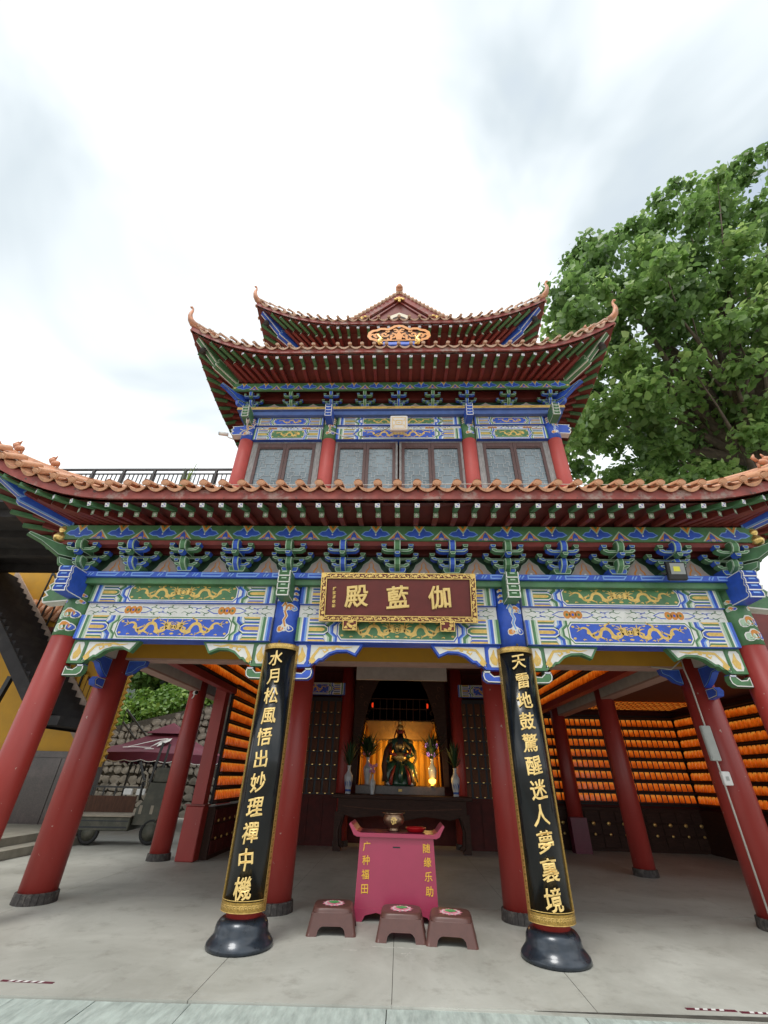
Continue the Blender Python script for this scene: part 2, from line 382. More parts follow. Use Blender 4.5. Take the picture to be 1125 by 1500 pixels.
def outlined(mb, poly, F, h0, h1, fill, line='light_green_paint', back=False, w=.011, edge='black_line', side=None):
    """extruded shape whose front face (h1) carries a dark edge, a pale line and the fill colour"""
    mb.extr(poly, F, h0, h1, side or fill)
    for hh, sg in ((h1, 1),) + (((h0, -1),) if back else ()):
        mb.poly(poly, F, hh + .0015 * sg, edge); p1 = inset(poly, w * .6); mb.poly(p1, F, hh + .003 * sg, line); mb.poly(inset(poly, w * 1.5), F, hh + .0045 * sg, fill)
def FX(cx, y):   # plane facing the viewer (-y): (a, b, h)
    return lambda a, b, h: (cx + a, y - h, b)
def FSide(x, sgn=1):   # plane x=const, (a=y, b=z)
    return lambda a, b, h: (x + h * sgn, a, b)
def FCyl(cx, cy, r): return lambda a, b, h: (cx + (r + h) * math.sin(a / r), cy - (r + h) * math.cos(a / r), b)

# ================================================================= SETTING
mb = MB(); mb.add([(-300, -300, -.17), (300, -300, -.17), (300, 300, -.17), (-300, 300, -.17)], [(0, 1, 2, 3)], 'step_stone')
mb.build('ground', kind='structure')
mb = MB(); mb.box(-40, 40, -1.2, 60, -.16, -.006, 'floor_concrete'); mb.build('courtyard', kind='structure')
# the hall floor: large cast slabs with narrow recessed joints
fl = link('floor', None, kind='structure')
fl0 = MB(); fl0.box(-6.3, 9.2, -1.16, 8.5, -.005, -.002, 'mortar')
fo = fl0.build('joint_bed', fl)
def edge_y(x): return -1.205 + .0403 * (x)          # the front edge runs slightly askew
xs = [-6.3, -4.93, -1.65, -.02, 1.62, 4.93, 9.2]; ys = [None, 1.9, 4.9, 8.5]
for i in range(len(xs) - 1):
    for j in range(3):
        a, b = xs[i] + .003, xs[i + 1] - .003
        y0a = edge_y(a) if j == 0 else ys[j] + .003; y0b = edge_y(b) if j == 0 else ys[j] + .003; y1 = ys[j + 1] - .003
        m_ = MB(); vs = [(a, y0a, -.02), (b, y0b, -.02), (b, y1, -.02), (a, y1, -.02), (a, y0a, 0), (b, y0b, 0), (b, y1, 0), (a, y1, 0)]
        m_.add(vs, [(4, 5, 6, 7), (0, 1, 5, 4), (1, 2, 6, 5), (2, 3, 7, 6), (3, 0, 4, 7)], 'floor_concrete'); m_.build('floor_slab', fl)
rp_ = random.Random(9)
for (x0, y0, x1, y1) in ((-.25, .16, .0, .15), (.02, .16, .30, .14), (.06, -.02, .17, .0), (-.55, .02, -.40, .03), (.1, -.1, .16, .05)):
    m_ = MB(); n = 9; top = []; bot = []
    for i in range(n): t = i / (n - 1); top.append((x0 + (x1 - x0) * t, y0 + (y1 - y0) * t + rp_.uniform(.004, .016), .001)); bot.append((x0 + (x1 - x0) * t, y0 + (y1 - y0) * t - rp_.uniform(.004, .016), .001))
    m_.add(top + bot, [(i, i + 1, n + i + 1, n + i) for i in range(n - 1)], 'repair'); m_.build('mortar_smear', fl)
kerb = link('step_kerb', None, kind='structure')
ks = [-6.4, -4.75, -3.03, -2.38, -1.62, -.06, 1.5, 2.8, 4.2, 5.8, 7.5]
for i in range(len(ks) - 1):
    a, b = ks[i] + .004, ks[i + 1] - .004; dz = random.uniform(-.004, .0)
    m_ = MB(); d = .42
    vs = [(a, edge_y(a) - d, -.16), (b, edge_y(b) - d, -.16), (b, edge_y(b) - .008, -.16), (a, edge_y(a) - .008, -.16)]
    vs += [(x, y, -.012 + dz) for x, y, z in vs]
    m_.add(vs, [(4, 5, 6, 7), (0, 1, 5, 4), (1, 2, 6, 5), (2, 3, 7, 6), (3, 0, 4, 7)], 'kerb_granite'); m_.build('granite_slab', kerb)
m_ = MB(); m_.add([(-6.4, edge_y(-6.4) - .40, -.15), (7.5, edge_y(7.5) - .40, -.15), (7.5, edge_y(7.5) + .02, -.022), (-6.4, edge_y(-6.4) + .02, -.022)], [(0, 1, 2, 3)], 'mortar'); m_.build('kerb_joint', kerb)

# ================================================================= THE TEMPLE HALL
T = thing('temple_hall', 'three-roofed temple hall with red columns and painted blue, green and gold beams', 'temple')
X1, X2, YB = 1.65, 4.93, 1.37
# ---- columns
def column_mesh(r, z0, z1, m, taper=.97):
    b = MB(); b.lathe([(r, z0), (r, z0 + (z1 - z0) * .4), (r * taper, z1)], (0, 0, 0), m, 36); return b.mesh('column')
def ring_mesh(r):
    b = MB(); n = 22
    for i in range(n):                              # ring of small black stone setts
        a0 = 2 * PI * i / n + .010; a1 = 2 * PI * (i + 1) / n - .010
        vs = []
        for rr, z in ((r, .0), (r + .032, .0), (r + .022, .112), (r, .12)):
            vs += [(rr * math.cos(a0), rr * math.sin(a0), z), (rr * math.cos(a1), rr * math.sin(a1), z)]
        b.add(vs, [(2, 3, 5, 4), (4, 5, 7, 6), (0, 2, 4, 6), (1, 7, 5, 3)], 'ring_stone')
    b.lathe([(r - .002, 0), (r - .002, .11)], (0, 0, 0), 'mortar', 24)
    return b.mesh('base_ring')
cm_front = column_mesh(.19, 0, 4.02, 'column_red'); cm_back = column_mesh(.235, 0, 4.1, 'column_red')
rg_front, rg_back = ring_mesh(.195), ring_mesh(.24)
for x in (-X2, X2):
    c = link('column', cm_front, T, (x, 0, 0)); link('base_ring', rg_front, c)
for x in (-X1, X1):
    c = link('column', cm_front, T, (x, 0, 0))
    b = MB(); b.lathe([(.335, 0), (.35, .02), (.342, .045), (.315, .075), (.288, .105), (.278, .135), (.276, .165), (.266, .195), (.245, .222), (.22, .238), (.19, .245)], (0, 0, 0), 'pedestal', 48)
    b.build('pedestal', c)
for x in (-X2, -X1, X1, X2):
    c = link('column', cm_back, T, (x, YB, 0)); link('base_ring', rg_back, c)
cm_in = column_mesh(.20, 0, 4.4, 'column_red'); rg_in = ring_mesh(.205)
for x, y in ((-X2 + .03, 4.78), (X2, 4.88), (X2 - .1, 8.1), (-1.54, 7.72), (1.74, 7.72), (-X2, 8.1)):
    c = link('column', cm_in, T, (x, y, 0)); link('base_ring', rg_in, c)

# ---- painting vocabulary
def dragon(b, F, cx, cy, Lh, H, flip, col, h):
    n = 64; pts = []; ws = []
    for i in range(n):
        t = i / (n - 1); ph = t * 2 * PI * 1.9 + .8
        x = (t - .5) * Lh * .84 - .018 * Lh * math.sin(2 * ph)
        y = math.sin(ph) * H * .24 * (1 - .2 * t)
        pts.append((cx + x * flip, cy + y)); ws.append(H * (.03 + .13 * math.sin(PI * min(1, t * .60 + .12))))
    b.stroke(pts, ws, F, h, col)
    hx, hy = pts[-1]; s = flip
    b.poly([(hx - .01 * s, hy - H * .12), (hx + H * .22 * s, hy - H * .16), (hx + H * .34 * s, hy), (hx + H * .24 * s, hy + H * .12), (hx + H * .1 * s, hy + H * .26), (hx - .02 * s, hy + H * .14)][::(1 if s > 0 else -1)], F, h, col)
    for a in (.5, .9, 1.5, 2.4): b.stroke([(hx, hy + .02), (hx - s * math.cos(a) * H * .25, hy + math.sin(a) * H * .35), (hx - s * math.cos(a) * H * .42, hy + math.sin(a) * H * .38)], [H * .1, H * .05, .004], F, h + .0002, col)
    for a in range(7):
        fx = cx + flip * Lh * (-.42 + .13 * a); fy = cy + H * (.38 if a % 2 else -.36); b.stroke([(fx, fy), (fx + .02 * flip, fy - .01 * (1 if a % 2 else -1)), (fx + .05 * flip, fy)], [H * .07, H * .05, .002], F, h + .0006, col)
    for k, d in ((9, -1), (19, 1), (28, -1), (38, 1), (47, -1), (55, 1)):
        x, y = pts[k]; q = (x + s * H * .16, y + d * H * .26)
        b.stroke([(x, y), (x - s * H * .04, y + d * H * .16), q], [H * .12, H * .09, H * .06], F, h + .0004, col)
        for a in (-.7, 0, .7): b.stroke([q, (q[0] + s * H * .13 * math.cos(a), q[1] + H * .13 * math.sin(a) + d * .01)], [H * .045, .003], F, h + .0004, col)
    x, y = pts[0]
    for a in (-.6, .2, .9): b.stroke([(x, y), (x - s * H * .26 * math.cos(a), y + H * .26 * math.sin(a))], [H * .07, .003], F, h + .0004, col)
def blob(cx, cy, rx, ry, n=10, lob=0, ph=0):
    return [(cx + rx * (1 + lob * math.cos(3 * a + ph)) * math.cos(a), cy + ry * (1 + lob * math.cos(3 * a + ph)) * math.sin(a)) for a in [2 * PI * i / n for i in range(n)]]
def scroll(b, F, x, y, s, sy, w, col, h):
    pts = [(x + s * (.0 + .16 * t) , y + sy * (.018 * math.sin(t * 2 * PI) + .02 * t)) for t in [i / 8 for i in range(9)]]
    b.stroke(pts, [w * (1 - .75 * i / 8) for i in range(9)], F, h, col)
    b.stroke([(x + s * .05, y + sy * .015), (x + s * .075, y + sy * .045), (x + s * .05, y + sy * .055)], [w, w * .8, w * .4], F, h, col)
def beam(parent, x0, x1, y, z0, z1, depth, field, a, al, bc, bl, dragons=2, detail=1.0, label=None):
    """painted beam: field = dragon box colour, a/al inner chevron colours, bc/bl outer chevron colours"""
    b = MB(); cx = (x0 + x1) / 2; Lx = (x1 - x0) / 2; H = z1 - z0
    b.box(x0, x1, y, y + depth, z0, z1, 'white_paint'); b.box(x0, x1, y - .001, y + depth, z0 - .006, z0 - .001, 'blue_paint'); F = FX(cx, y)
    Lb = Lx * .545 if Lx > 1 else Lx * .40
    if Lx < .9: Lb = Lx * .44
    k = min(1, Lx / 1.45) * .9
    zc = (z0 + z1) / 2
    hexp = [(-Lb - .05 * k, z0 + .30 * H), (-Lb, z0 + .13 * H), (Lb, z0 + .13 * H), (Lb + .05 * k, z0 + .30 * H), (Lb + .05 * k, z1 - .30 * H), (Lb, z1 - .13 * H), (-Lb, z1 - .13 * H), (-Lb - .05 * k, z1 - .30 * H)]
    b.poly(inset(hexp, -.030), F, .0015, a); b.poly(inset(hexp, -.015), F, .002, 'white_paint')
    b.poly(hexp, F, .003, field)
    if dragons == 2:
        for s in (-1, 1): dragon(b, F, s * Lb * .49, zc, Lb * .86, H * .84, -s, 'gold_paint', .0045)
        b.poly(blob(0, zc + .01, .030, .036), F, .0045, 'gold_paint'); b.stroke(blob(0, zc + .01, .048, .058), .008, F, .0045, 'gold_paint', True)
        b.poly(blob(0, z0 + .24 * H, .03, .014), F, .0045, 'gold_paint')
    else:
        dragon(b, F, 0, zc, Lb * 1.5, H * .7, 1, 'gold_paint', .0045)
    for s in (-1, 1):
        for q in (-.24, .24): b.poly(blob(s * (Lb - .005), zc + q * H, .022, .016, 8), F, .0045, 'gold_paint')
        def chev(d, w, col, h):
            e = Lb + .05 * k + d * k
            pts = [(e - .04 * k, z1), (e - .04 * k, z1 - .20 * H), (e + .03 * k, z1 - .36 * H), (e + .03 * k, z0 + .36 * H), (e - .04 * k, z0 + .20 * H), (e - .04 * k, z0)]
            b.stroke([(p[0] * s, p[1]) for p in pts], w * k, F, h, col)
        chev(.075, .032, a, .002); chev(.105, .026, al, .0018)
        chev(.165, .045, bc, .002); chev(.205, .026, bl, .0018)
        # end field with three elongated cells
        ea = Lb + .29 * k; eb = Lx - .20 * k
        if eb - ea > .08:
            for q in (0, -1, 1):
                zc2 = zc + q * H * .5; hh = .15 * H
                for wd, col, h in ((1.75, a if q == 0 else bc, .002), (1.35, 'white_paint', .0026), (.95, bc if q == 0 else a, .0032), (.5, 'gold_paint', .0045)):
                    g = hh * wd
                    lo, hi = max(z0 + .002, zc2 - g), min(z1 - .002, zc2 + g)
                    if hi <= lo: continue
                    tip = ea - (.02 + g * .55) * (1 if wd > .6 else .2)
                    if q == 0: pts = [(tip, zc2 - g * .45), (ea + (.03 if wd < .6 else .0), lo), (eb, lo), (eb, hi), (ea + (.03 if wd < .6 else .0), hi), (tip, zc2 + g * .45)]
                    elif q > 0: pts = [(ea - .0, lo), (eb, lo), (eb, hi), (ea - .03, hi)]
                    else: pts = [(ea - .03, lo), (eb, lo), (eb, hi), (ea, hi)]
                    pts = [(p[0] * s, p[1]) for p in pts]
                    if s < 0: pts = pts[::-1]
                    b.poly(pts, F, h + (.0003 if q else 0), col)
                if q == 0:
                    for i in range(int((eb - ea) / .018)): b.poly([(s * (ea + .02 + i * .018) + p[0], zc + p[1]) for p in ((-.002, -.016), (.002, -.016), (.002, .016), (-.002, .016))], F, .0052, 'dark_gold')
        # end hoops
        x = Lx
        for wd, col in ((.045, bc), (.028, bl), (.022, 'white_paint'), (.045, a), (.028, al)):
            wd *= k; x -= wd; b.poly([(s * (x + wd / 2) + p[0], p[1]) for p in ((-wd / 2, z0), (wd / 2, z0), (wd / 2, z1), (-wd / 2, z1))], F, .006, col)
    return b.build('painted_beam', parent)
def mid_board(parent, x0, x1, y, z0, z1, depth, k=1.0):
    b = MB(); b.box(x0, x1, y, y + depth, z0, z1, 'white_paint'); H = z1 - z0; zc = (z0 + z1) / 2
    n = 2 if x1 - x0 > 1.6 else 1
    for i in range(n):
        cx = x0 + (x1 - x0) * (i + .5) / n; F = FX(cx, y)
        for d in (-.085, 0, .085): b.poly(blob(d * k, zc, .052 * k, H * .30, 10), F, .002, 'orange_paint')
        for d, c in ((-.085, 'green_paint'), (0, 'blue_paint'), (.085, 'green_paint')): b.poly(blob(d * k, zc, .018 * k, H * .10, 8), F, .0035, c)
        for s in (-1, 1):
            b.stroke([(s * .13 * k, zc + H * .22), (s * .2 * k, zc + H * .2), (s * .29 * k, zc), (s * .2 * k, zc - H * .2), (s * .13 * k, zc - H * .22)], .012, F, .002, 'blue_paint')
            for sy in (-1, 1):
                for j, c in enumerate(('green_paint', 'blue_paint', 'green_paint')):
                    x = (.27 + j * .13) * k
                    scroll(b, F, s * x, zc + sy * (H * .12 + (j % 2) * .02), s * k, sy * (1 if j % 2 == 0 else -.6), .013, c, .002 + .0003 * j)
    return b.build('scroll_board', parent)

# ---- lower facade
bays = [(-X2 + .20, -X1 - .19, 0), (-X1 + .19, X1 - .19, 1), (X1 + .19, X2 - .20, 0)]
for x0, x1, c in bays:
    if c == 0:
        beam(T, x0, x1, -.13, 3.16, 3.505, .26, 'blue_paint', 'green_paint', 'light_green_paint', 'blue_paint', 'light_blue_paint')
        beam(T, x0, x1, -.13, 3.715, 4.02, .26, 'green_paint', 'blue_paint', 'light_blue_paint', 'green_paint', 'light_green_paint')
    else:
        beam(T, x0, x1, -.13, 3.16, 3.505, .26, 'green_paint', 'blue_paint', 'light_blue_paint', 'green_paint', 'light_green_paint')
        beam(T, x0, x1, -.13, 3.715, 4.02, .26, 'blue_paint', 'green_paint', 'light_green_paint', 'blue_paint', 'light_blue_paint')
    mid_board(T, x0, x1, -.08, 3.507, 3.713, .16)
# painted column heads
def cloud_motif(b, F, x, z, s, cols, line='white_paint', h=.004):
    for dx, dz, r, c in ((0, 0, .045, cols[0]), (.055, -.012, .034, cols[1]), (-.05, -.02, .036, cols[2])):
        b.poly(blob(x + dx * s, z + dz * s, (r + .011) * s, (r * .8 + .011) * s, 12, .1), F, h, line)
        b.poly(blob(x + dx * s, z + dz * s, r * s, r * .8 * s, 12, .1), F, h + .0015, c)
def col_head(x, y, r, z0, z1, base, parent, inner, s=1):
    b = MB(); b.lathe([(r + .003, z0), (r + .003, z1)], (x, y, 0), base, 36)
    F = FCyl(x, y, r + .003)
    H = z1 - z0
    if inner:
        b.stroke([(-.05 * s, z0 + H * .60), (-.01, z0 + H * .66), (.02 * s, z0 + H * .60), (0, z0 + H * .52), (.03 * s, z0 + H * .45), (.0, z0 + H * .38), (.03 * s, z0 + H * .28)], .045 * s, F, .004, 'white_paint')
        b.stroke([(-.05 * s, z0 + H * .60), (-.01, z0 + H * .66), (.02 * s, z0 + H * .60), (0, z0 + H * .52), (.03 * s, z0 + H * .45), (.0, z0 + H * .38), (.03 * s, z0 + H * .28)], .024 * s, F, .0055, 'orange_paint' if x < 0 else 'light_blue_paint')
        cloud_motif(b, F, .07 * s, z0 + H * .60, s * 1.15, ('orange_paint', 'light_blue_paint', 'white_paint'))
        cloud_motif(b, F, .03 * s, z0 + H * .27, s * 1.25, ('white_paint', 'blue_paint', 'orange_paint'))
        for j in range(3):
            for q in (-1, 1): cloud_motif(b, F, q * (.13 * s), z0 + H * (.74 + j * .09), s * .5, ('orange_paint', 'light_green_paint', 'white_paint'))
    else:
        for zz, ss in ((.40, 1.6), (.17, 1.6), (.62, .7), (.74, .6)):
            for q in ((.03,) if ss > 1 else (.12, -.14)):
                cloud_motif(b, F, q, z0 + H * zz, ss * s, ('orange_paint', 'blue_paint', 'light_green_paint'))
    b.build('painted_head', parent)
for x in (-X1, X1): col_head(x, 0, .187, 3.09, 4.02, 'blue_paint', T, True)
for x in (-X2, X2): col_head(x, 0, .187, 3.19, 4.02, 'green_paint', T, False)
# moulded beam heads standing out of each column (wavy profile)
def beam_head(parent, F, w, z0, z1, y0, y1, col, line='white_paint'):
    b = MB(); H = z1 - z0; n = 4; prof = [(y1, z1), (y0 + .02, z1)]
    for i in range(n):
        for t in (.12, .5, .88):
            z = z1 - H * (i + t) / n; prof.append((y0 - .035 * math.sin(PI * t) + .02 + .012 * i, z))
    prof += [(y0 + .1, z0), (y1, z0)]
    G = lambda a, bb, h: F(h, a, bb)
    b.extr(prof, G, -w / 2, w / 2, col)
    for hh, sg in ((w / 2, 1), (-w / 2, -1)): b.poly(prof, G, hh + .001 * sg, line); b.poly(inset(prof, .014), G, hh + .0025 * sg, col)
    # front colour strips on each lobe
    for i in range(n):
        za, zb = z1 - H * (i + .12) / n, z1 - H * (i + .92) / n
        yy = y0 - .038 + .02 + .012 * i - .003
        for xx in (-w / 2 + .008, w / 2 - .008): b.add([F(xx - .007, yy + .004, za), F(xx + .007, yy + .004, za), F(xx + .007, yy - .006, (za + zb) / 2), F(xx - .007, yy - .006, (za + zb) / 2), F(xx + .007, yy + .004, zb), F(xx - .007, yy + .004, zb)], [(0, 1, 2, 3), (3, 2, 4, 5)], line)
        b.add([F(-w / 2, yy + .012, zb + .005), F(w / 2, yy + .012, zb + .005), F(w / 2, yy + .012, zb - .012), F(-w / 2, yy + .012, zb - .012)], [(0, 1, 2, 3)], line)
        b.add([F(-w / 2 + .055, yy + .000, za - .012), F(w / 2 - .055, yy + .000, za - .012), F(w / 2 - .055, yy - .009, (za + zb) / 2), F(-w / 2 + .055, yy - .009, (za + zb) / 2)], [(0, 1, 2, 3)], 'light_blue_paint' if 'blue' in col else 'light_green_paint')
    return b.build('beam_head', parent)
for x in (-X1, X1): beam_head(T, lambda a, y, z, x=x: (x + a, y, z), .18, 3.72, 4.10, -.50, -.12, 'green_paint')
for x in (-X2, X2):
    s = 1 if x > 0 else -1
    beam_head(T, lambda a, y, z, x=x: (x + a, y, z), .20, 3.74, 4.13, -.55, -.12, 'blue_paint')
    b = MB(); b.extr([(0, 3.74), (.40, 3.70), (.44, 3.78), (.38, 3.82), (.45, 3.88), (.38, 3.93), (.42, 3.99), (.36, 4.04), (.38, 4.10), (0, 4.10)], lambda a, bb, h, x=x, s=s: (x + s * (a + .15), h, bb), -.09, .09, 'white_paint')
    b.poly(inset([(0, 3.74), (.40, 3.70), (.44, 3.78), (.38, 3.82), (.45, 3.88), (.38, 3.93), (.42, 3.99), (.36, 4.04), (.38, 4.10), (0, 4.10)], .02), lambda a, bb, h, x=x, s=s: (x + s * (a + .15), h, bb), -.093, 'green_paint')
    b.build('beam_head', T)
# flat plate beam with the running key pattern
def plate(parent, xa, xb, y0, y1, zt, zm, zb, top_side, under, pat):
    b = MB(); b.box(xa, xb, y0, y1, zm, zt, top_side); F = FX(0, y0)
    P = .55; k = (zt - zm); n = int((xb - xa) / P)
    st = (xb - xa) / n
    for i in range(n):
        x = xa + i * st
        q = [(.03, .22), (.38, .22), (.43, .78), (.03, .78)]
        b.stroke([(x + a * st / .66, zm + c * k) for a, c in q], .020, F, .002, pat, True)
        b.stroke([(x + .52 * st / .66, zm + .2 * k), (x + .56 * st / .66, zm + .8 * k)], .018, F, .002, pat)
        b.stroke([(x + .57 * st / .66, zm + .2 * k), (x + .62 * st / .66, zm + .8 * k)], .018, F, .002, pat)
    b.build('plate_beam', parent)
    b = MB(); b.box(xa + .06, xb - .06, y0 + .05, y1, zb, zm - .001, under); b.build('tie_beam', parent)
plate(T, -X2 - .30, X2 + .30, -.27, .2, 4.155, 4.07, 3.98, 'blue_paint', 'green_paint', 'light_blue_paint')

# ---- bracket sets
def bracket_meshes(colA, colB, s=1.0):
    """meshes of one bracket cluster, local origin at plate top on the wall line; -y is outwards"""
    ms = {}
    F0 = lambda y: (lambda a, b, h: (a * s, y * s - h, b * s))
    def arm(w, y, z, th=.075, lift=.04):
        b = MB(); p = [(-w / 2, z + th), (-w / 2, z + lift), (-w / 2 + .05, z + .005), (-w / 2 + .1, z), (w / 2 - .1, z), (w / 2 - .05, z + .005), (w / 2, z + lift), (w / 2, z + th), (w / 2 - .075, z + th), (w / 2 - .09, z + th * .72), (-w / 2 + .09, z + th * .72), (-w / 2 + .075, z + th)]
        outlined(b, p[::-1], F0(y), 0, .08 * s, colA, w=.012); return b.mesh('bracket_arm')
    def cup(x, y, z):
        b = MB(); p = [(x - .045, z + .058), (x + .045, z + .058), (x + .045, z + .034), (x + .03, z), (x - .03, z), (x - .045, z + .034)]
        outlined(b, p, F0(y), -.01, .085 * s, colB, w=.009); return b.mesh('bearing_block')
    b = MB(); p = [(-.11, 0), (.11, 0), (.135, .05), (.135, .095), (-.135, .095), (-.135, .05)]
    outlined(b, p, F0(-.18), -.1, .09 * s, colB); ms['base'] = b.mesh('bracket_set')
    ms['arms'] = [arm(.38, -.20, .085), arm(.62, -.17, .215, .07, .04), arm(.48, -.37, .262)]
    ms['cups'] = [cup(-.165, -.20, .165), cup(.165, -.20, .165), cup(-.285, -.17, .29), cup(.285, -.17, .29), cup(-.205, -.37, .345), cup(.205, -.37, .345), cup(0, -.43, .195)]
    # noses: side profile curving forward
    def nose(pr, hw):
        b = MB(); G = lambda a, bb, h: (h * s, a * s, bb * s)
        b.extr(pr, G, -hw * s, hw * s, 'black_line')
        for q in (-1, 1):
            b.poly(pr, G, (hw + .001) * q * s, 'light_green_paint'); b.poly(inset(pr, .012), G, (hw + .0025) * q * s, colA)
        k = len(pr) // 2
        for i in range(k - 1):   # front skin: pale edge lines and colour
            (a, z), (a2, z2) = pr[i], pr[i + 1]
            for wd, dd, c in ((hw * .95, .002, 'light_green_paint'), (hw * .66, .004, colA)):
                b.add([(-wd * s, (a - dd) * s, z * s), (wd * s, (a - dd) * s, z * s), (wd * s, (a2 - dd) * s, z2 * s), (-wd * s, (a2 - dd) * s, z2 * s)], [(0, 1, 2, 3)], c)
        return b.mesh('bracket_nose')
    f1 = [(-.40, .195), (-.41, .15), (-.39, .09), (-.34, .05), (-.27, .02)]
    n1 = f1 + [(-.16, .05), (-.16, .10), (-.22, .12), (-.27, .16), (-.29, .195)]
    f2 = [(-.51, .435), (-.535, .39), (-.53, .33), (-.50, .28), (-.42, .245)]
    n2 = f2 + [(-.2, .26), (-.2, .32), (-.28, .36), (-.35, .40), (-.37, .435)]
    ms['nose'] = [nose(n1, .045), nose(n2, .05)]
    return ms
def place_bracket(parent, ms, loc, rz=0, sc_=1):
    o = link('bracket_set', ms['base'], parent, loc, (0, 0, rz), (sc_, sc_, sc_))
    for m in ms['arms']: link('bracket_arm', m, o)
    for m in ms['cups']: link('bearing_block', m, o)
    for m in ms['nose']: link('bracket_nose', m, o)
    return o
msG = bracket_meshes('green_paint', 'blue_paint'); msB = bracket_meshes('blue_paint', 'green_paint')
bx = [-X2 + i * (X2 - X1) / 4 for i in range(4)] + [-X1 + i * X1 / 2 for i in range(5)] + [X1 + (i + 1) * (X2 - X1) / 4 for i in range(4)]
for i, x in enumerate(bx): place_bracket(T, msG if i % 2 == 0 else msB, (x, -.02, 4.156))
for s in (-1, 1):
    place_bracket(T, msG, (s * (X2 + .02), .02, 4.156), s * PI / 2)
    for j in range(1, 6): place_bracket(T, msG if j % 2 == 0 else msB, (s * (X2 + .02), .0 + j * .83, 4.156), s * PI / 2)
def corner_arm(parent, cx, cy, z, s, col, k=1.0):
    d = Vector((s, -1, 0)).normalized(); nrm = Vector((-d.y, d.x, 0))
    b = MB(); F = lambda a, bb, h: (cx + d.x * a * k + nrm.x * h, cy + d.y * a * k + nrm.y * h, z + bb * k)
    outlined(b, [(0, .02), (.55, .0), (.82, .14), (1.02, .20), (1.0, .25), (.6, .19), (.3, .24), (.0, .24)], F, -.05, .05, col, back=True)
    outlined(b, [(0, -.18), (.3, -.2), (.5, -.12), (.54, -.02), (.36, -.02), (.0, -.02)], F, -.055, .055, col, back=True)
    o = b.build('corner_lever', parent)
    g = MB(); px, py = cx + d.x * .62 * k, cy + d.y * .62 * k
    g.lathe([(.02, 0), (.075, .02), (.095, .075), (.07, .13), (.035, .155), (.055, .18), (.065, .22), (.045, .26), (.01, .275)], (px, py, z + .22 * k), 'gold_leaf', 18)
    g.build('gold_gourd', parent)
for s in (-1, 1): corner_arm(T, s * X2, 0, 4.36, s, 'green_paint')
# backing behind the brackets: green board with pink flame panels
def flame_wall(parent, xs, y, z0, z1, side=None):
    b = MB(); x0, x1 = xs[0] - .25, xs[-1] + .25
    b.box(x0, x1, y, y + .04, z0, z1, 'dark_green_paint'); b.build('backing_board', parent)
    H = z1 - z0
    for i in range(len(xs) - 1):
        c = (xs[i] + xs[i + 1]) / 2; w = (xs[i + 1] - xs[i]) / .82
        p = [(-.31, 0), (.31, 0), (.23, .18), (.16, .42), (.13, .62), (.05, .78), (0, .96), (-.05, .78), (-.13, .62), (-.16, .42), (-.23, .18)]
        p = [(a * w, z0 + q * H) for a, q in p]
        b = MB(); F = FX(c, y)
        outlined(b, p, F, 0, .012, 'pink_paint', 'light_green_paint', w=.009)
        for s in (-1, 1):
            b.stroke([(s * .08, z0 + .12 * H), (s * .07, z0 + .3 * H), (s * .03, z0 + .45 * H), (s * .035, z0 + .6 * H), (0, z0 + .75 * H)], [.03, .026, .02, .012, .004], F, .019, 'orange_paint')
            b.poly(blob(s * .022, z0 + .12 * H, .02, .02, 8), F, .0195, 'light_blue_paint')
        b.poly(blob(0, z0 + .2 * H, .02, .02, 8), F, .0195, 'white_paint')
        b.build('flame_panel', parent)
flame_wall(T, bx, -.09, 4.157, 4.52)
b = MB(); b.box(-X2 - .35, X2 + .35, -.16, .1, 4.521, 4.66, 'dark_red'); b.build('red_tie_beam', T)
b = MB(); b.box(-X2 - .42, X2 + .42, -.43, -.30, 4.545, 4.62, 'rafter_red'); b.build('eave_purlin', T)
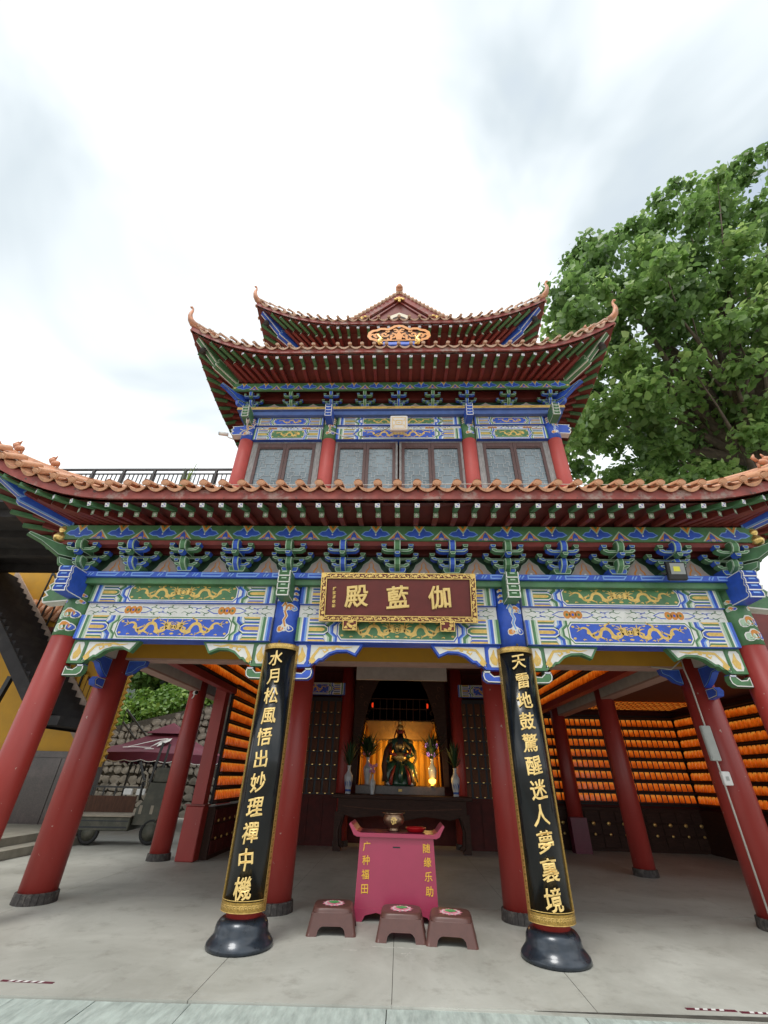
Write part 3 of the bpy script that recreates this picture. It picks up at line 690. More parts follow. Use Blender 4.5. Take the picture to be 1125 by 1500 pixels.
def cloud_board(parent, x0, x1, y, z0, z1, n, colf='green_paint', scale=1):
    b = MB(); b.box(x0, x1, y, y + .05, z0, z1, colf); F = FX(0, y); H = z1 - z0; P = (x1 - x0) / n
    for i in range(n):
        c = x0 + (i + .5) * P; k = P / .66
        cp = [(-.20, .42), (-.14, .30), (-.08, .30), (-.03, .18), (.03, .18), (.08, .30), (.14, .30), (.20, .42), (.16, .58), (.10, .62), (.07, .80), (-.07, .80), (-.10, .62), (-.16, .58)]
        cp = [(c + a * k, z0 + q * H) for a, q in cp]
        b.poly(inset(cp, -.014), F, .0015, 'light_blue_paint'); b.poly(cp, F, .003, 'blue_paint')
        b.poly([(c - .085 * k, z0 + .99 * H), (c, z0 + .45 * H), (c + .085 * k, z0 + .99 * H)], F, .0045, 'light_green_paint'); b.poly([(c - .065 * k, z0 + .99 * H), (c, z0 + .58 * H), (c + .065 * k, z0 + .99 * H)], F, .006, 'orange_paint')
        b.poly([(c - .03 * k, z0 + .99 * H), (c, z0 + .78 * H), (c + .03 * k, z0 + .99 * H)], F, .0075, 'green_paint')
        b.poly(blob(c, z0 + .38 * H, .012, .012, 8), F, .005, 'white_paint')
        if i < n - 1:
            t = c + P / 2
            b.poly([(t - .15 * k, z0 + .01), (t + .15 * k, z0 + .01), (t, z0 + .72 * H)], F, .0015, 'light_green_paint')
            b.poly([(t - .125 * k, z0 + .01), (t + .125 * k, z0 + .01), (t, z0 + .62 * H)], F, .003, 'orange_paint')
            b.poly([(t - .05 * k, z0 + .01), (t + .05 * k, z0 + .01), (t + .035 * k, z0 + .35 * H), (t, z0 + .58 * H), (t - .035 * k, z0 + .35 * H)], F, .0045, 'blue_paint')
            b.poly([(t - .12 * k, z0 + .01), (t - .06 * k, z0 + .01), (t - .05 * k, z0 + .18 * H)], F, .0045, 'blue_paint'); b.poly([(t + .06 * k, z0 + .01), (t + .12 * k, z0 + .01), (t + .05 * k, z0 + .18 * H)], F, .0045, 'blue_paint')
            b.poly(blob(t, z0 + .10 * H, .035 * k, .025, 8), F, .006, 'pink_paint')
    b.build('cloud_board', parent)
cloud_board(T, -X2 - .47, X2 + .47, -.46, 4.62, 4.87, 16)
for s in (-1, 1):
    b = MB(); b.box(min(s * (X2 + .42), s * (X2 + .47)), max(s * (X2 + .42), s * (X2 + .47)), -.40, 8.8, 4.62, 4.87, 'green_paint'); b.build('cloud_board', T)
    b = MB(); b.box(min(s * (X2 + .05), s * (X2 + .15)), max(s * (X2 + .05), s * (X2 + .15)), .3, 8.4, 4.0, 4.66, 'dark_red'); b.build('side_board', T)
# upper wall mass behind brackets so no light leaks
b = MB(); b.box(-X2, X2, .1, 8.4, 4.62, 4.68, 'ceiling'); b.build('ceiling', T)

# ---- roofs
def tile_meshes(k=1.0, m='tile'):
    r = .060 * k
    r *= .72 if m == 'tile_pale' else 1
    b = MB(); n = 8; vs = []            # cap tile: half tube with a round end plate, local +Y up the slope
    for y in (0, .34 * k):
        for i in range(n + 1):
            a = PI * i / n; vs.append((r * math.cos(a), y, r * math.sin(a)))
    b.add(vs, [(i, i + 1, n + 2 + i, n + 1 + i) for i in range(n)], m, True)
    e = [(r * 1.06 * math.cos(2 * PI * i / 14), -.005, r * 1.06 * math.sin(2 * PI * i / 14) * .68 + .004) for i in range(14)]
    e2 = [(p[0], .02, p[2]) for p in e]
    b.add(e + e2, [tuple(range(14))] + [(i, i + 14, (i + 1) % 14 + 14, (i + 1) % 14) for i in range(14)], m)
    e3 = [(p[0] * .62, -.012, p[2] * .62) for p in e]; b.add(e3 + [(p[0] * .7, -.004, p[2] * .7) for p in e], [tuple(range(14))] + [(i, i + 14, (i + 1) % 14 + 14, (i + 1) % 14) for i in range(14)], m)
    cap = b.mesh('cap_tile')
    b = MB(); n = 8; w = .132 * k; vs = []    # drip tile: concave plate with hanging curved lip
    for y, dz in ((0, 0), (.34 * k, 0)):
        for i in range(n + 1):
            t = -1 + 2 * i / n; vs.append((w * t, y, -.045 * k * (1 - t * t) + dz))
    b.add(vs, [(i, i + 1, n + 2 + i, n + 1 + i) for i in range(n)], m, True)
    vs = []
    for y in (-.006, .012):
        for i in range(n + 1):
            t = -1 + 2 * i / n; vs.append((w * t, y, -.045 * k * (1 - t * t) + .008))
        for i in range(n + 1):
            t = 1 - 2 * i / n; vs.append((w * t * .97, y, -.045 * k * (1 - t * t) - .010 - .030 * k * (1 - t * t) ** .7))
    q = 2 * (n + 1)
    b.add(vs, [tuple(range(q)), tuple(range(2 * q - 1, q - 1, -1))] + [(i, (i + 1) % q, (i + 1) % q + q, i + q) for i in range(q)], m)
    return cap, b.mesh('drip_tile')
def rafter_mesh(w, h, col, tip, flower):
    b = MB(); b.box(-w / 2, w / 2, 0, 1, 0, h, col)
    F = FX(0, 0); cz = h / 2
    b.poly([(-w / 2, 0), (w / 2, 0), (w / 2, h), (-w / 2, h)], F, .002, 'white_paint' if not flower else 'light_green_paint')
    if flower:
        b.poly([(-w * .38, h * .1), (w * .38, h * .1), (w * .38, h * .9), (-w * .38, h * .9)], F, .003, 'green_paint')
        for i in range(4):
            a = PI * i / 4; b.stroke([(-w * .36 * math.cos(a), cz - w * .36 * math.sin(a)), (w * .36 * math.cos(a), cz + w * .36 * math.sin(a))], .012, F, .004 + i * .0005, 'white_paint')
    else:
        b.poly([(-w * .36, h * .12), (w * .1, h * .12), (-w * .05, h * .4), (-w * .36, h * .5)], F, .003, 'tip_violet'); b.poly([(w * .36, h * .88), (-w * .1, h * .88), (w * .05, h * .6), (w * .36, h * .5)], F, .003, 'tip_violet'); b.poly([(w * .12, h * .2), (w * .34, h * .15), (w * .3, h * .38)], F, .0035, 'tip_violet')
    return b.mesh('rafter')
RF = rafter_mesh(.070, .060, 'green_paint', 0, False)
RE = rafter_mesh(.075, .075, 'rafter_red', 0, True)
def roof(parent, P, label):
    hx, xs_, yf, yb, ze, up, outw = P['hx'], P['xs'], P['yf'], P['yb'], P['ze'], P['up'], P['out']
    wx, wy, zi = P['wx'], P['wy'], P['zi']; tx, ty, tyb, zt = P['tx'], P['ty'], P['tyb'], P['zt']
    lin = P.get('lin', .62); pf = lambda u: lin * u + (1 - lin) * u * u
    k = P.get('k', 1.0); sp = .2835 * k; m = P.get('m', 'tile'); pw = P.get('pw', 2.2)
    root = link('tiled_roof', None, parent, (0, 0, 0)); root['label'] = label
    yc = yf - outw; Ls = hx - xs_
    def E(side, s):   # eave edge point; side 0 front (s=x), +-1 sides (s=y)
        if side == 0:
            t = max(0, (abs(s) - xs_) / Ls); return Vector((s, yf - outw * t * t, ze + up * t ** pw))
        t = max(0, 1 - (s - yc) / Ls); return Vector((side * (hx - outw + outw * t * t), s, ze + up * t ** pw))
    def I(side, s):
        if side == 0:
            x = abs(s)
            if x > xs_: x = xs_ + (x - xs_) * (wx - xs_) / Ls
            return Vector((math.copysign(x, s), wy, zi))
        d = s - yc
        y = s if d > Ls else wy + d * ((yc + Ls) - wy) / Ls
        return Vector((side * wx, y, zi))
    def Tp(side, s):
        if side == 0:
            x = abs(s); x = x * tx / hx; return Vector((math.copysign(x, s), ty, zt))
        f = (s - yc) / (yb - yc); return Vector((side * tx, ty + (tyb - ty) * f, zt))
    def stations(side):
        if side == 0:
            n = int((hx - .06) / sp); return [i * sp for i in range(-n, n + 1)]
        n = int((yb - yc) / sp); return [yc + .10 + i * sp for i in range(n)]
    b = MB(); so_ = MB(); fa = MB(); fh = P.get('fh', .15)
    for side in (0, -1, 1):
        lo, hi = (-hx, hx) if side == 0 else (yc, yb)
        n = 48; S = [lo + (hi - lo) * i / n for i in range(n + 1)]
        # roof surface (upper side)
        rows = []
        for u in (0, .1, .2, .4, .7, 1):
            r = []
            for s in S:
                e = E(side, s); t = Tp(side, s); p = e.lerp(t, u); p.z = ze + (e.z - ze) * (1 - u) ** 2.2 + (zt - ze) * pf(u); p.z -= .02 if u == 0 else 0
                r.append(p)
            rows.append(r)
        vs = [p for r in rows for p in r]
        b.add(vs, [(j * (n + 1) + i, j * (n + 1) + i + 1, (j + 1) * (n + 1) + i + 1, (j + 1) * (n + 1) + i) for j in range(5) for i in range(n)], m, True)
        # soffit boarding
        v2 = []
        for s in S:
            e = E(side, s); i_ = I(side, s); dn = (i_ - e); dn.z = 0; dn.normalize()
            a = e + dn * .05; a.z = e.z - .215
            mid = a.lerp(i_, .42); mid.z += .115 ; v2 += [a, mid, Vector((i_.x, i_.y, i_.z + .06)), Vector((i_.x, i_.y, i_.z + .06)) + dn * 0.5]
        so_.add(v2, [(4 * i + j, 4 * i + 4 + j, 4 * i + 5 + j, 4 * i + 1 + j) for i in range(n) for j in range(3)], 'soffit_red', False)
        v3 = []
        for s in S:
            e = E(side, s); i_ = I(side, s); dn = (i_ - e); dn.z = 0; dn.normalize()
            a = e + dn * .012; c = e + dn * .052
            v3 += [Vector((a.x, a.y, e.z - .015)), Vector((a.x, a.y, e.z - .015 - fh)), Vector((c.x, c.y, e.z - .015 - fh)), Vector((c.x, c.y, e.z - .015))]
        fa.add(v3, [(4 * i + j, 4 * i + 4 + j, 4 * i + 4 + (j + 1) % 4, 4 * i + (j + 1) % 4) for i in range(n) for j in range(4)], 'fascia_red')
    b.build('roof_surface', root); so_.build('soffit', root); fa.build('fascia', root)
    # rafters
    def place(me, p0, p1, name):
        d = p1 - p0; ln = d.length; q = d.to_track_quat('Y', 'Z')
        link(name, me, root, p0, q, (k, ln, k))
    for side in (0, -1, 1):
        for s in stations(side):
            if side != 0 and (s > P.get('side_to', 6) or s < yc + .35): continue
            if side == 0 and abs(s) > hx - .30: continue
            e = E(side, s); i_ = I(side, s); dn = (i_ - e); dn.z = 0; dn.normalize()
            tip = e + dn * .075; tip.z = e.z - .275
            mid = tip.lerp(i_, .43)
            place(RF, tip, Vector((mid.x, mid.y, mid.z + .06)), 'flying_rafter')
            mid2 = tip.lerp(i_, .41); place(RE, Vector((mid2.x, mid2.y, mid2.z - .035)), i_ + dn * .02, 'rafter')
    # eave tiles
    cap, drip = tile_meshes(k, m); rows_ = MB()
    for side in (0, -1, 1):
        for s in stations(side):
            if side != 0 and s > P.get('side_to', 6) + 1: continue
            for kind, off in (('cap_tile', 0), ('drip_tile', sp / 2)):
                ss = s + off
                if side == 0 and abs(ss) > hx - .02: continue
                e = E(side, ss); t = Tp(side, ss)
                tan = (E(side, ss + .02) - E(side, ss - .02)).normalized()
                if side == 1: tan = tan
                if side == -1: tan = -tan
                d = (t - e); d.z = (zt - ze) * (lin + .12) - (e.z - ze) * 1.2; d.normalize()
                d = (d - tan * d.dot(tan)); d.normalize(); nz = tan.cross(d)
                if nz.z < 0: nz = -nz
                rot = Matrix((tan, d, nz)).transposed()
                base = e - d * (.055 if kind == 'cap_tile' else .03) + nz * (.072 if kind == 'cap_tile' else .030)
                link(kind, cap if kind == 'cap_tile' else drip, root, base, rot.to_quaternion())
            # cap rows running up
            e = E(side, s); t = Tp(side, s); pts = []
            for u in (.04, .1, .2, .3, .4, .6, .8, 1):
                p = e.lerp(t, u); p.z = ze + (e.z - ze) * (1 - u) ** 2.2 + (zt - ze) * pf(u) + .03; pts.append(p)
            rows_.tube(pts, .07 * k, m, 6, False)
    o = rows_.build('tile_rows', root)
    # hip ridges with upswept tips
    for s in (-1, 1):
        e = Vector((s * hx, yc, ze + up)); t = Vector((s * tx, ty, zt)); pts = []; rs = []
        for u in [i / 12 for i in range(12, -1, -1)]:
            p = e.lerp(t, u)
                        # follow the upswept corner rather than a straight line
            p.z = ze + (zt - ze) * pf(u) + up * (1 - u) ** 2.2 + .05
            pts.append(p); rs.append(.07 * k)
        h_ = MB(); h_.tube(pts, rs, 'ridge', 8)
        pts2 = [p + Vector((0, 0, .06 * k)) for p in pts]; h_.tube(pts2, .04 * k, 'tile', 6)
        dv = Vector((s, -1, 0)).normalized(); c = P.get('curl', .5); base = pts[-1]
        cur = [(-.25, .0), (.0, .04), (.13, .16), (.20, .34), (.215, .52), (.19, .68), (.21, .80), (.27, .86), (.31, .82), (.29, .77)]
        wd = [.09, .085, .07, .055, .04, .03, .027, .027, .024, .012]
        h_.tube([base + dv * a * c * 1.6 * .55 + Vector((0, 0, z * c)) for a, z in cur], [x * k for x in wd], 'ridge', 8)
        h_.build('hip_ridge', root)
        for u in P.get('beasts', ()):
            i = (1 - u) * 12; p = pts[int(i)].lerp(pts[min(12, int(i) + 1)], i - int(i)) + Vector((0, 0, .12 * k))
            g = MB(); q = P.get('bs', 1.0)
            g.ball((0, 0, .06 * q), .085 * q, 'ridge', 6, (1.3, .8, .8)); g.ball((s * .09 * q, 0, .14 * q), .06 * q, 'ridge', 6, (1, .9, 1.1))
            g.tube([(s * .1 * q, 0, .17 * q), (s * .17 * q, 0, .19 * q)], [.035 * q, .02 * q], 'ridge', 6)
            for dx in (-.09, .05): g.tube([(dx * q, .03 * q, .05 * q), (dx * q, .03 * q, -.06 * q)], .028 * q, 'ridge', 5)
            g.tube([(-.1 * q, 0, .08 * q), (-.16 * q, 0, .17 * q), (-.11 * q, 0, .25 * q)], [.035 * q, .04 * q, .015 * q], 'ridge', 6)
            g.tube([(s * .07 * q, 0, .19 * q), (s * .04 * q, 0, .27 * q)], [.03 * q, .01 * q], 'ridge', 5)
            g.build('ridge_beast', root, p)
        # corner hip rafter: two stepped members with pale edge lines
        col = P['hipcol']; a0 = Vector((s * (wx - .05), wy + .05, zi - .04)); tipp = Vector((s * (hx - .16), yc + .16, ze + up - .30))
        D = tipp - a0; Lh = Vector((D.x, D.y, 0)).length; dd = Vector((D.x, D.y, 0)).normalized(); nn = Vector((-dd.y, dd.x, 0))
        rise = D.z
        G = lambda a, bb, h: (a0.x + dd.x * a + nn.x * h, a0.y + dd.y * a + nn.y * h, a0.z + bb)
        lo = [(0, -.02), (.52 * Lh, rise * .30 - .04), (.55 * Lh, rise * .30 + .0), (.50 * Lh, rise * .30 + .07), (.53 * Lh, rise * .30 + .12), (.5 * Lh, rise * .3 + .2), (0, .2)]
        hi = [(.30 * Lh, rise * .2 + .06), (.55 * Lh, rise * .34 + .03), (Lh, rise - .02), (Lh, rise + .12), (.55 * Lh, rise * .4 + .24), (.2 * Lh, rise * .2 + .24)]
        hb = MB(); w2 = .085 * k
        for pl, ww in ((lo, w2), (hi, w2 * .9)):
            hb.extr(pl, G, -ww, ww, col)
            for q in (-1, 1):
                hb.poly(pl, G, q * (ww + .0015), 'light_blue_paint' if 'blue' in col else 'light_green_paint'); hb.poly(inset(pl, .022), G, q * (ww + .003), col)
            # pale lines on the underside
            for i in range(3):
                if i >= len(pl) - 1: break
                p, q_ = pl[i], pl[i + 1]
                for o_ in (-.8, .8):
                    A = [G(p[0], p[1] - .003, ww * (o_ - .14)), G(p[0], p[1] - .003, ww * (o_ + .14)), G(q_[0], q_[1] - .003, ww * (o_ + .14)), G(q_[0], q_[1] - .003, ww * (o_ - .14))]
                    hb.add(A, [(0, 1, 2, 3)], 'white_paint')
        hb.build('hip_rafter', root)
        # bell under the corner
        bl = MB(); bp = Vector((s * (hx - .30), yc + .30, ze + up - .62)); bl.lathe([(.085 * k, 0), (.07 * k, .02), (.065 * k, .1), (.03 * k, .15), (.008, .17), (.008, .3)], bp, 'iron', 14); bl.build('wind_bell', root)
    return root, E
r0, E0 = roof(T, dict(hx=6.6, xs=4.1, yf=-1.2, yb=9.6, ze=5.07, up=.78, out=.3, wx=5.36, wy=-.42, zi=4.90, tx=3.85, ty=1.3, tyb=8.2, zt=6.72, hipcol='blue_paint', beasts=(.02, .15, .28), bs=.78, side_to=4.2, curl=.6, fh=.155, lin=.42), 'lowest tiled roof over the porch, orange tiles with stained red fascia')
r1_, E1 = roof(T, dict(hx=5.02, xs=2.7, yf=.05, yb=8.4, ze=9.99, up=.72, out=.15, wx=4.12, wy=.90, zi=9.80, tx=2.7, ty=2.0, tyb=6.4, zt=11.25, hipcol='green_paint', beasts=(.16,), bs=.8, side_to=6.5, curl=.62, m='tile_pale', fh=.14, pw=2.0), 'middle tiled roof with upswept corners over the lattice windows')
r2_, E2 = roof(T, dict(hx=4.1, xs=1.5, yf=.85, yb=7.2, ze=12.28, up=.78, out=.12, wx=3.0, wy=1.7, zi=12.12, tx=1.75, ty=2.25, tyb=5.6, zt=13.75, hipcol='blue_paint', side_to=4.2, curl=.62, m='tile_pale', fh=.14, pw=2.0), 'topmost tiled roof with small front gable')

# ---- top gable
g = MB(); yG = 2.15; A = 15.62
rake = lambda t: (1.85 * t, A - 1.78 * (t * 1.08 - .08 * t * t) )
outer = [rake(i / 8) for i in range(9)]
pl = [(-x, z) for x, z in outer[::-1]] + outer[1:]
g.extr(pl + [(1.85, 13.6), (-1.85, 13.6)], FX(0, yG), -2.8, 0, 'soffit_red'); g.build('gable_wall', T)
for s in (-1, 1):
    b = MB(); up_ = [(s * x, z + .02) for x, z in outer]; dn_ = [(s * x * .98, z - .30) for x, z in outer]
    poly = up_ + dn_[::-1]
    b.extr(poly, FX(0, yG), .02, .10, 'fascia_red'); b.build('barge_board', T)
    b = MB(); b.stroke([(s * x * .9, z - .42) for x, z in outer[:8]], .05, FX(0, yG), .02, 'dark_red'); b.extr([(s * x * .92, z - .36) for x, z in outer[:8]] + [(s * x * .92, z - .44) for x, z in outer[:8]][::-1], FX(0, yG), .0, .05, 'rafter_red'); b.build('inner_barge_board', T)
    b = MB()
    for i in range(15):
        t = (i + .5) / 15; x, z = rake(t); b.tube([(s * x, yG - .16, z + .06), (s * x, yG + 2.6, z + .06)], .06, 'tile_pale', 8)
    for i in range(8): pass
    pts = [(s * x, yG - .1, z + .07) for x, z in outer]; b.tube(pts, .05, 'tile_pale', 6); b.build('rake_tiles', T)
b = MB(); b.tube([(0, yG - .2, A + .12), (0, yG + 2.7, A + .12)], .12, 'ridge', 10); b.build('top_ridge', T)
b = MB(); b.lathe([(.11, 0), (.13, .05), (.09, .12), (.12, .2), (.10, .3), (.05, .38), (.07, .44), (.01, .5)], (0, yG - .15, A + .12), 'ridge', 12); b.ball((0, yG - .18, A + .28), .1, 'ridge', 8, (1.3, .8, 1)); b.v = [(x, y, A + .12 + (z - A - .12) * .62) for x, y, z in b.v]; b.build('ridge_finial', T)
b = MB(); F = FX(0, yG)
for dx, dz in ((0, 0), (-.13, .02), (.13, .02), (0, .09), (0, -.09), (-.07, .06), (.07, .06)): b.ball((dx, yG - .13, A - .42 + dz), .055, 'gold_paint', 6, (1, .5, 1))
b.build('gilt_flower', T)
for s in (-1, 1):
    b = MB()
    for dx, dz in ((0, 0), (-.11, -.06), (.1, .05), (.02, .07)): b.ball((s * 1.22 + s * dx, yG - .13, A - 1.42 - dz * s * s), .05, 'gold_paint', 6, (1.3, .5, .8))
    b.build('gilt_flower', T)
b = MB(); b.extr([(-.5, 14.0), (.5, 14.0), (.3, 14.42), (0, 14.6), (-.3, 14.42)], FX(0, yG), .0, .03, 'cream_paint'); b.extr([(-.3, 14.0), (.3, 14.0), (.2, 14.3), (0, 14.42), (-.2, 14.3)], FX(0, yG), .03, .04, 'dark_wood'); b.build('gable_panel', T)
# third-tier wall
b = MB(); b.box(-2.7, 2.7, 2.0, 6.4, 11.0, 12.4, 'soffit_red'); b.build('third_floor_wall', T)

# ---- upper floor
YU = YB
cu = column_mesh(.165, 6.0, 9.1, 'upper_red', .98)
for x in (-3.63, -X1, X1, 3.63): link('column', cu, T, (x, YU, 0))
for x in (-3.63, -X1, X1, 3.63):
    inner = abs(x) < 2
    col_head(x, YU, .163, 8.24, 8.92, 'green_paint' if inner else 'blue_paint', T, True, .9)
    beam_head(T, lambda a, y, z, x=x: (x + a, y, z), .16, 8.66, 8.99, YU - .50, YU - .1, 'blue_paint' if inner else 'green_paint')
for s in (-1, 1):
    b = MB(); pp = [(0, 8.44), (.26, 8.42), (.30, 8.5), (.26, 8.53), (.32, 8.59), (.27, 8.64), (.30, 8.70), (0, 8.72)]
    G = lambda a, bb, h, s=s: (s * (3.63 + .12 + a), YU + h, bb)
    b.extr(pp, G, -.08, .08, 'white_paint'); b.poly(inset(pp, .02), G, -.083, 'blue_paint'); b.build('beam_head', T)
for x0, x1, c in ((-3.46, -1.82, 0), (-1.48, 1.48, 1), (1.82, 3.46, 0)):
    if c:
        beam(T, x0, x1, YU - .12, 8.24, 8.56, .24, 'blue_paint', 'green_paint', 'light_green_paint', 'blue_paint', 'light_blue_paint')
        beam(T, x0, x1, YU - .12, 8.69, 8.93, .24, 'green_paint', 'blue_paint', 'light_blue_paint', 'green_paint', 'light_green_paint')
    else:
        beam(T, x0, x1, YU - .12, 8.24, 8.56, .24, 'green_paint', 'blue_paint', 'light_blue_paint', 'green_paint', 'light_green_paint', 1)
        beam(T, x0, x1, YU - .12, 8.69, 8.93, .24, 'blue_paint', 'green_paint', 'light_green_paint', 'blue_paint', 'light_blue_paint', 1)
    mid_board(T, x0, x1, YU - .07, 8.562, 8.688, .16, .8)
plate(T, -3.95, 3.95, YU - .27, YU + .1, 9.17, 9.06, 8.93, 'glare_blue', 'glare_blue', 'gold_paint')
b = MB(); b.box(-3.96, 3.96, YU - .275, YU - .272, 9.075, 9.155, 'gold_paint')
for i in range(14): b.stroke([(-3.7 + i * .57, 9.09), (-3.6 + i * .57, 9.115), (-3.5 + i * .57, 9.14)], .012, FX(0, YU - .275), .003, 'dark_gold')
b.build('gilt_strip', T)
bu = [-3.63, -2.64, -X1, -.825, 0, .825, X1, 2.64, 3.63]
for i, x in enumerate(bu): place_bracket(T, msB if i % 2 == 0 else msG, (x, YU - .05, 9.171), 0, .78)
for s in (-1, 1):
    for j in range(0, 4): place_bracket(T, msB if j % 2 == 0 else msG, (s * 3.65, YU + .05 + j * .85, 9.171), s * PI / 2, .78)
    corner_arm(T, s * 3.63, YU, 9.32, s, 'blue_paint', .95)
flame_wall(T, bu, YU - .09, 9.172, 9.45)
b = MB(); b.box(-3.9, 3.9, YU - .20, YU + .1, 9.451, 9.72, 'dark_red'); b.build('red_tie_beam', T)
cloud_board(T, -4.1, 4.1, YU - .50, 9.50, 9.74, 15)
for s in (-1, 1):
    b = MB(); b.box(min(s * 4.05, s * 4.1), max(s * 4.05, s * 4.1), YU - .44, 7.6, 9.50, 9.74, 'green_paint'); b.build('cloud_board', T)
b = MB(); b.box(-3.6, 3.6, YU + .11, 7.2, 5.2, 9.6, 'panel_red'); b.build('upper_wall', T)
# windows
def lattice(b, x0, x1, z0, z1, y):
    w = x1 - x0; cx = (x0 + x1) / 2; F = FX(0, y); q = .016
    z = z1 - .02
    P_ = lambda pts: b.stroke(pts, q, F, 0, 'lattice')
    cell = w * 1.05; zz = z
    k = 0
    while zz - cell > z0 - cell:
        c = zz - cell / 2
        def cl(pts): return [(px, max(z0, min(z1, pz))) for px, pz in pts]
        sq = [(cx - w * .22, c - w * .22), (cx + w * .22, c - w * .22), (cx + w * .22, c + w * .22), (cx - w * .22, c + w * .22)]
        if min(p[1] for p in sq) > z0: b.stroke(sq, q, F, .0, 'lattice', True)
        for s in (-1, 1):
            P_(cl([(cx + s * w * .22, c + w * .12), (cx + s * w * .36, c + w * .12), (cx + s * w * .36, c + w * .34), (x1 if s > 0 else x0, c + w * .34)]))
            P_(cl([(cx + s * w * .22, c - w * .12), (cx + s * w * .36, c - w * .12), (cx + s * w * .36, c - w * .34), (x1 if s > 0 else x0, c - w * .34)]))
            P_(cl([(cx + s * w * .12, c + w * .22), (cx + s * w * .12, c + w * .42), (cx + s * w * .3, c + w * .42), (cx + s * w * .3, c + w * .52)]))
            P_(cl([(cx + s * w * .12, c - w * .22), (cx + s * w * .12, c - w * .42), (cx + s * w * .3, c - w * .42), (cx + s * w * .3, c - w * .52)]))
            P_(cl([(x1 if s > 0 else x0, c), (cx + s * w * .22, c)]))
        zz -= cell; k += 1
WZ0, WZ1 = 6.45, 8.235
for x0, x1 in ((-3.46, -1.82), (-1.48, -.02), (.02, 1.48), (1.82, 3.46)):
    wd = MB(); y = YU - .03
    g0 = .13 if abs(x0) > 1.6 or abs(x1) > 1.6 else .05
    wd.box(x0, x0 + g0, y, y + .1, WZ0, WZ1, 'grey_frame'); wd.box(x1 - g0, x1, y, y + .1, WZ0, WZ1, 'grey_frame'); wd.box(x0 + g0, x1 - g0, y, y + .1, WZ1 - .045, WZ1, 'grey_frame')
    wo = wd.build('window', T); a, c = x0 + g0, x1 - g0; mdl = (a + c) / 2
    for p, q in ((a + .003, mdl - .003), (mdl + .003, c - .003)):
        fr = MB(); t = .065; y2 = y - .015; zt = WZ1 - .05
        fr.box(p, p + t, y2, y2 + .06, WZ0, zt, 'window_frame'); fr.box(q - t, q, y2, y2 + .06, WZ0, zt, 'window_frame'); fr.box(p + t, q - t, y2 + .002, y2 + .06, zt - .16, zt, 'window_frame'); fr.box(p + t + .02, q - t - .02, y2 - .006, y2 + .002, zt - .13, zt - .04, 'window_frame')
        fr.build('sash', wo)
        gl = MB(); gl.add([(p + t, y2 + .035, WZ0), (q - t, y2 + .035, WZ0), (q - t, y2 + .035, zt - .16), (p + t, y2 + .035, zt - .16)], [(0, 1, 2, 3)], 'glass'); gl.build('pane', wo)
        la = MB(); lattice(la, p + t, q - t, WZ0, zt - .17, y2 + .028); la.build('lattice', wo)

# ---- carved corner brackets under the lower beams (queti)
def queti(parent, x, s, col, line, zt=3.155, scale=1.0):
    F = lambda a, b, h: (x + s * a * scale, -h, zt + b)
    Fm = F
    b = MB()
    wing = [(.20, 0), (.98, 0), (.87, -.165), (.74, -.11), (.60, -.115), (.50, -.15), (.44, -.20), (.40, -.235), (.36, -.235), (.32, -.275), (.27, -.28), (.23, -.325), (.20, -.33)]
    if s < 0: F = lambda a, b2, h: (x - a * scale, -h, zt + b2)
    b.extr(wing, F, -.05, .05, col); b.poly(inset(wing, .027), F, .054, 'white_paint')
    st = [(.25, -.20), (.30, -.12), (.36, -.07), (.45, -.075), (.44, -.12), (.39, -.12)]
    b.stroke([(.24, -.26), (.28, -.17), (.35, -.07), (.44, -.055), (.47, -.10), (.43, -.13), (.40, -.10)], [.06, .04, .03, .025, .022, .02, .01], F, .058, 'gold_paint')
    b.stroke([(.35, -.07), (.50, -.06), (.60, -.045), (.70, -.065), (.82, -.05)], [.035, .03, .03, .022, .006], F, .0585, 'gold_paint')
    b.poly(blob(.27, -.24, .035, .045, 10, .15), F, .059, 'gold_paint'); b.poly(blob(.55, -.075, .03, .018, 8, .2), F, .059, 'gold_paint')
    cell = [(.0, 0), (.20, 0), (.20, -.33), (.0, -.33)]
    b.extr(cell, F, -.055, .055, col)
    oc = [(.055, -.03), (.15, -.03), (.175, -.07), (.175, -.25), (.15, -.295), (.055, -.295), (.03, -.25), (.03, -.07)]
    b.poly(oc, F, .058, 'white_paint'); b.stroke([(.10, -.27), (.09, -.2), (.115, -.14), (.10, -.06)], [.05, .07, .05, .01], F, .061, 'gold_paint')
    b.stroke([(.13, -.25), (.15, -.18), (.13, -.12)], [.02, .03, .005], F, .0615, 'gold_paint')
    b.build('corner_bracket', parent)
    b = MB()
    arm = [(.0, -.36), (.03, -.37), (.06, -.40), (.13, -.405), (.17, -.37), (.17, -.345), (.27, -.345), (.285, -.40), (.27, -.46), (.22, -.495), (.0, -.50)]
    outlined(b, arm, F, -.04, .05, col, 'white_paint', w=.013)
    outlined(b, [(.17, -.342), (.185, -.405 + .03), (.25, -.375), (.275, -.342)][::-1], F, -.04, .055, 'green_paint' if 'blue' in col else 'blue_paint', 'white_paint', w=.009)
    b.build('bracket_arm', parent)
queti(T, -X2 + .19, 1, 'green_paint', 0); queti(T, -X1 - .19, -1, 'green_paint', 0)
queti(T, -X1 + .19, 1, 'blue_paint', 0); queti(T, X1 - .19, -1, 'blue_paint', 0)
queti(T, X1 + .19, 1, 'green_paint', 0); queti(T, X2 - .19, -1, 'green_paint', 0)
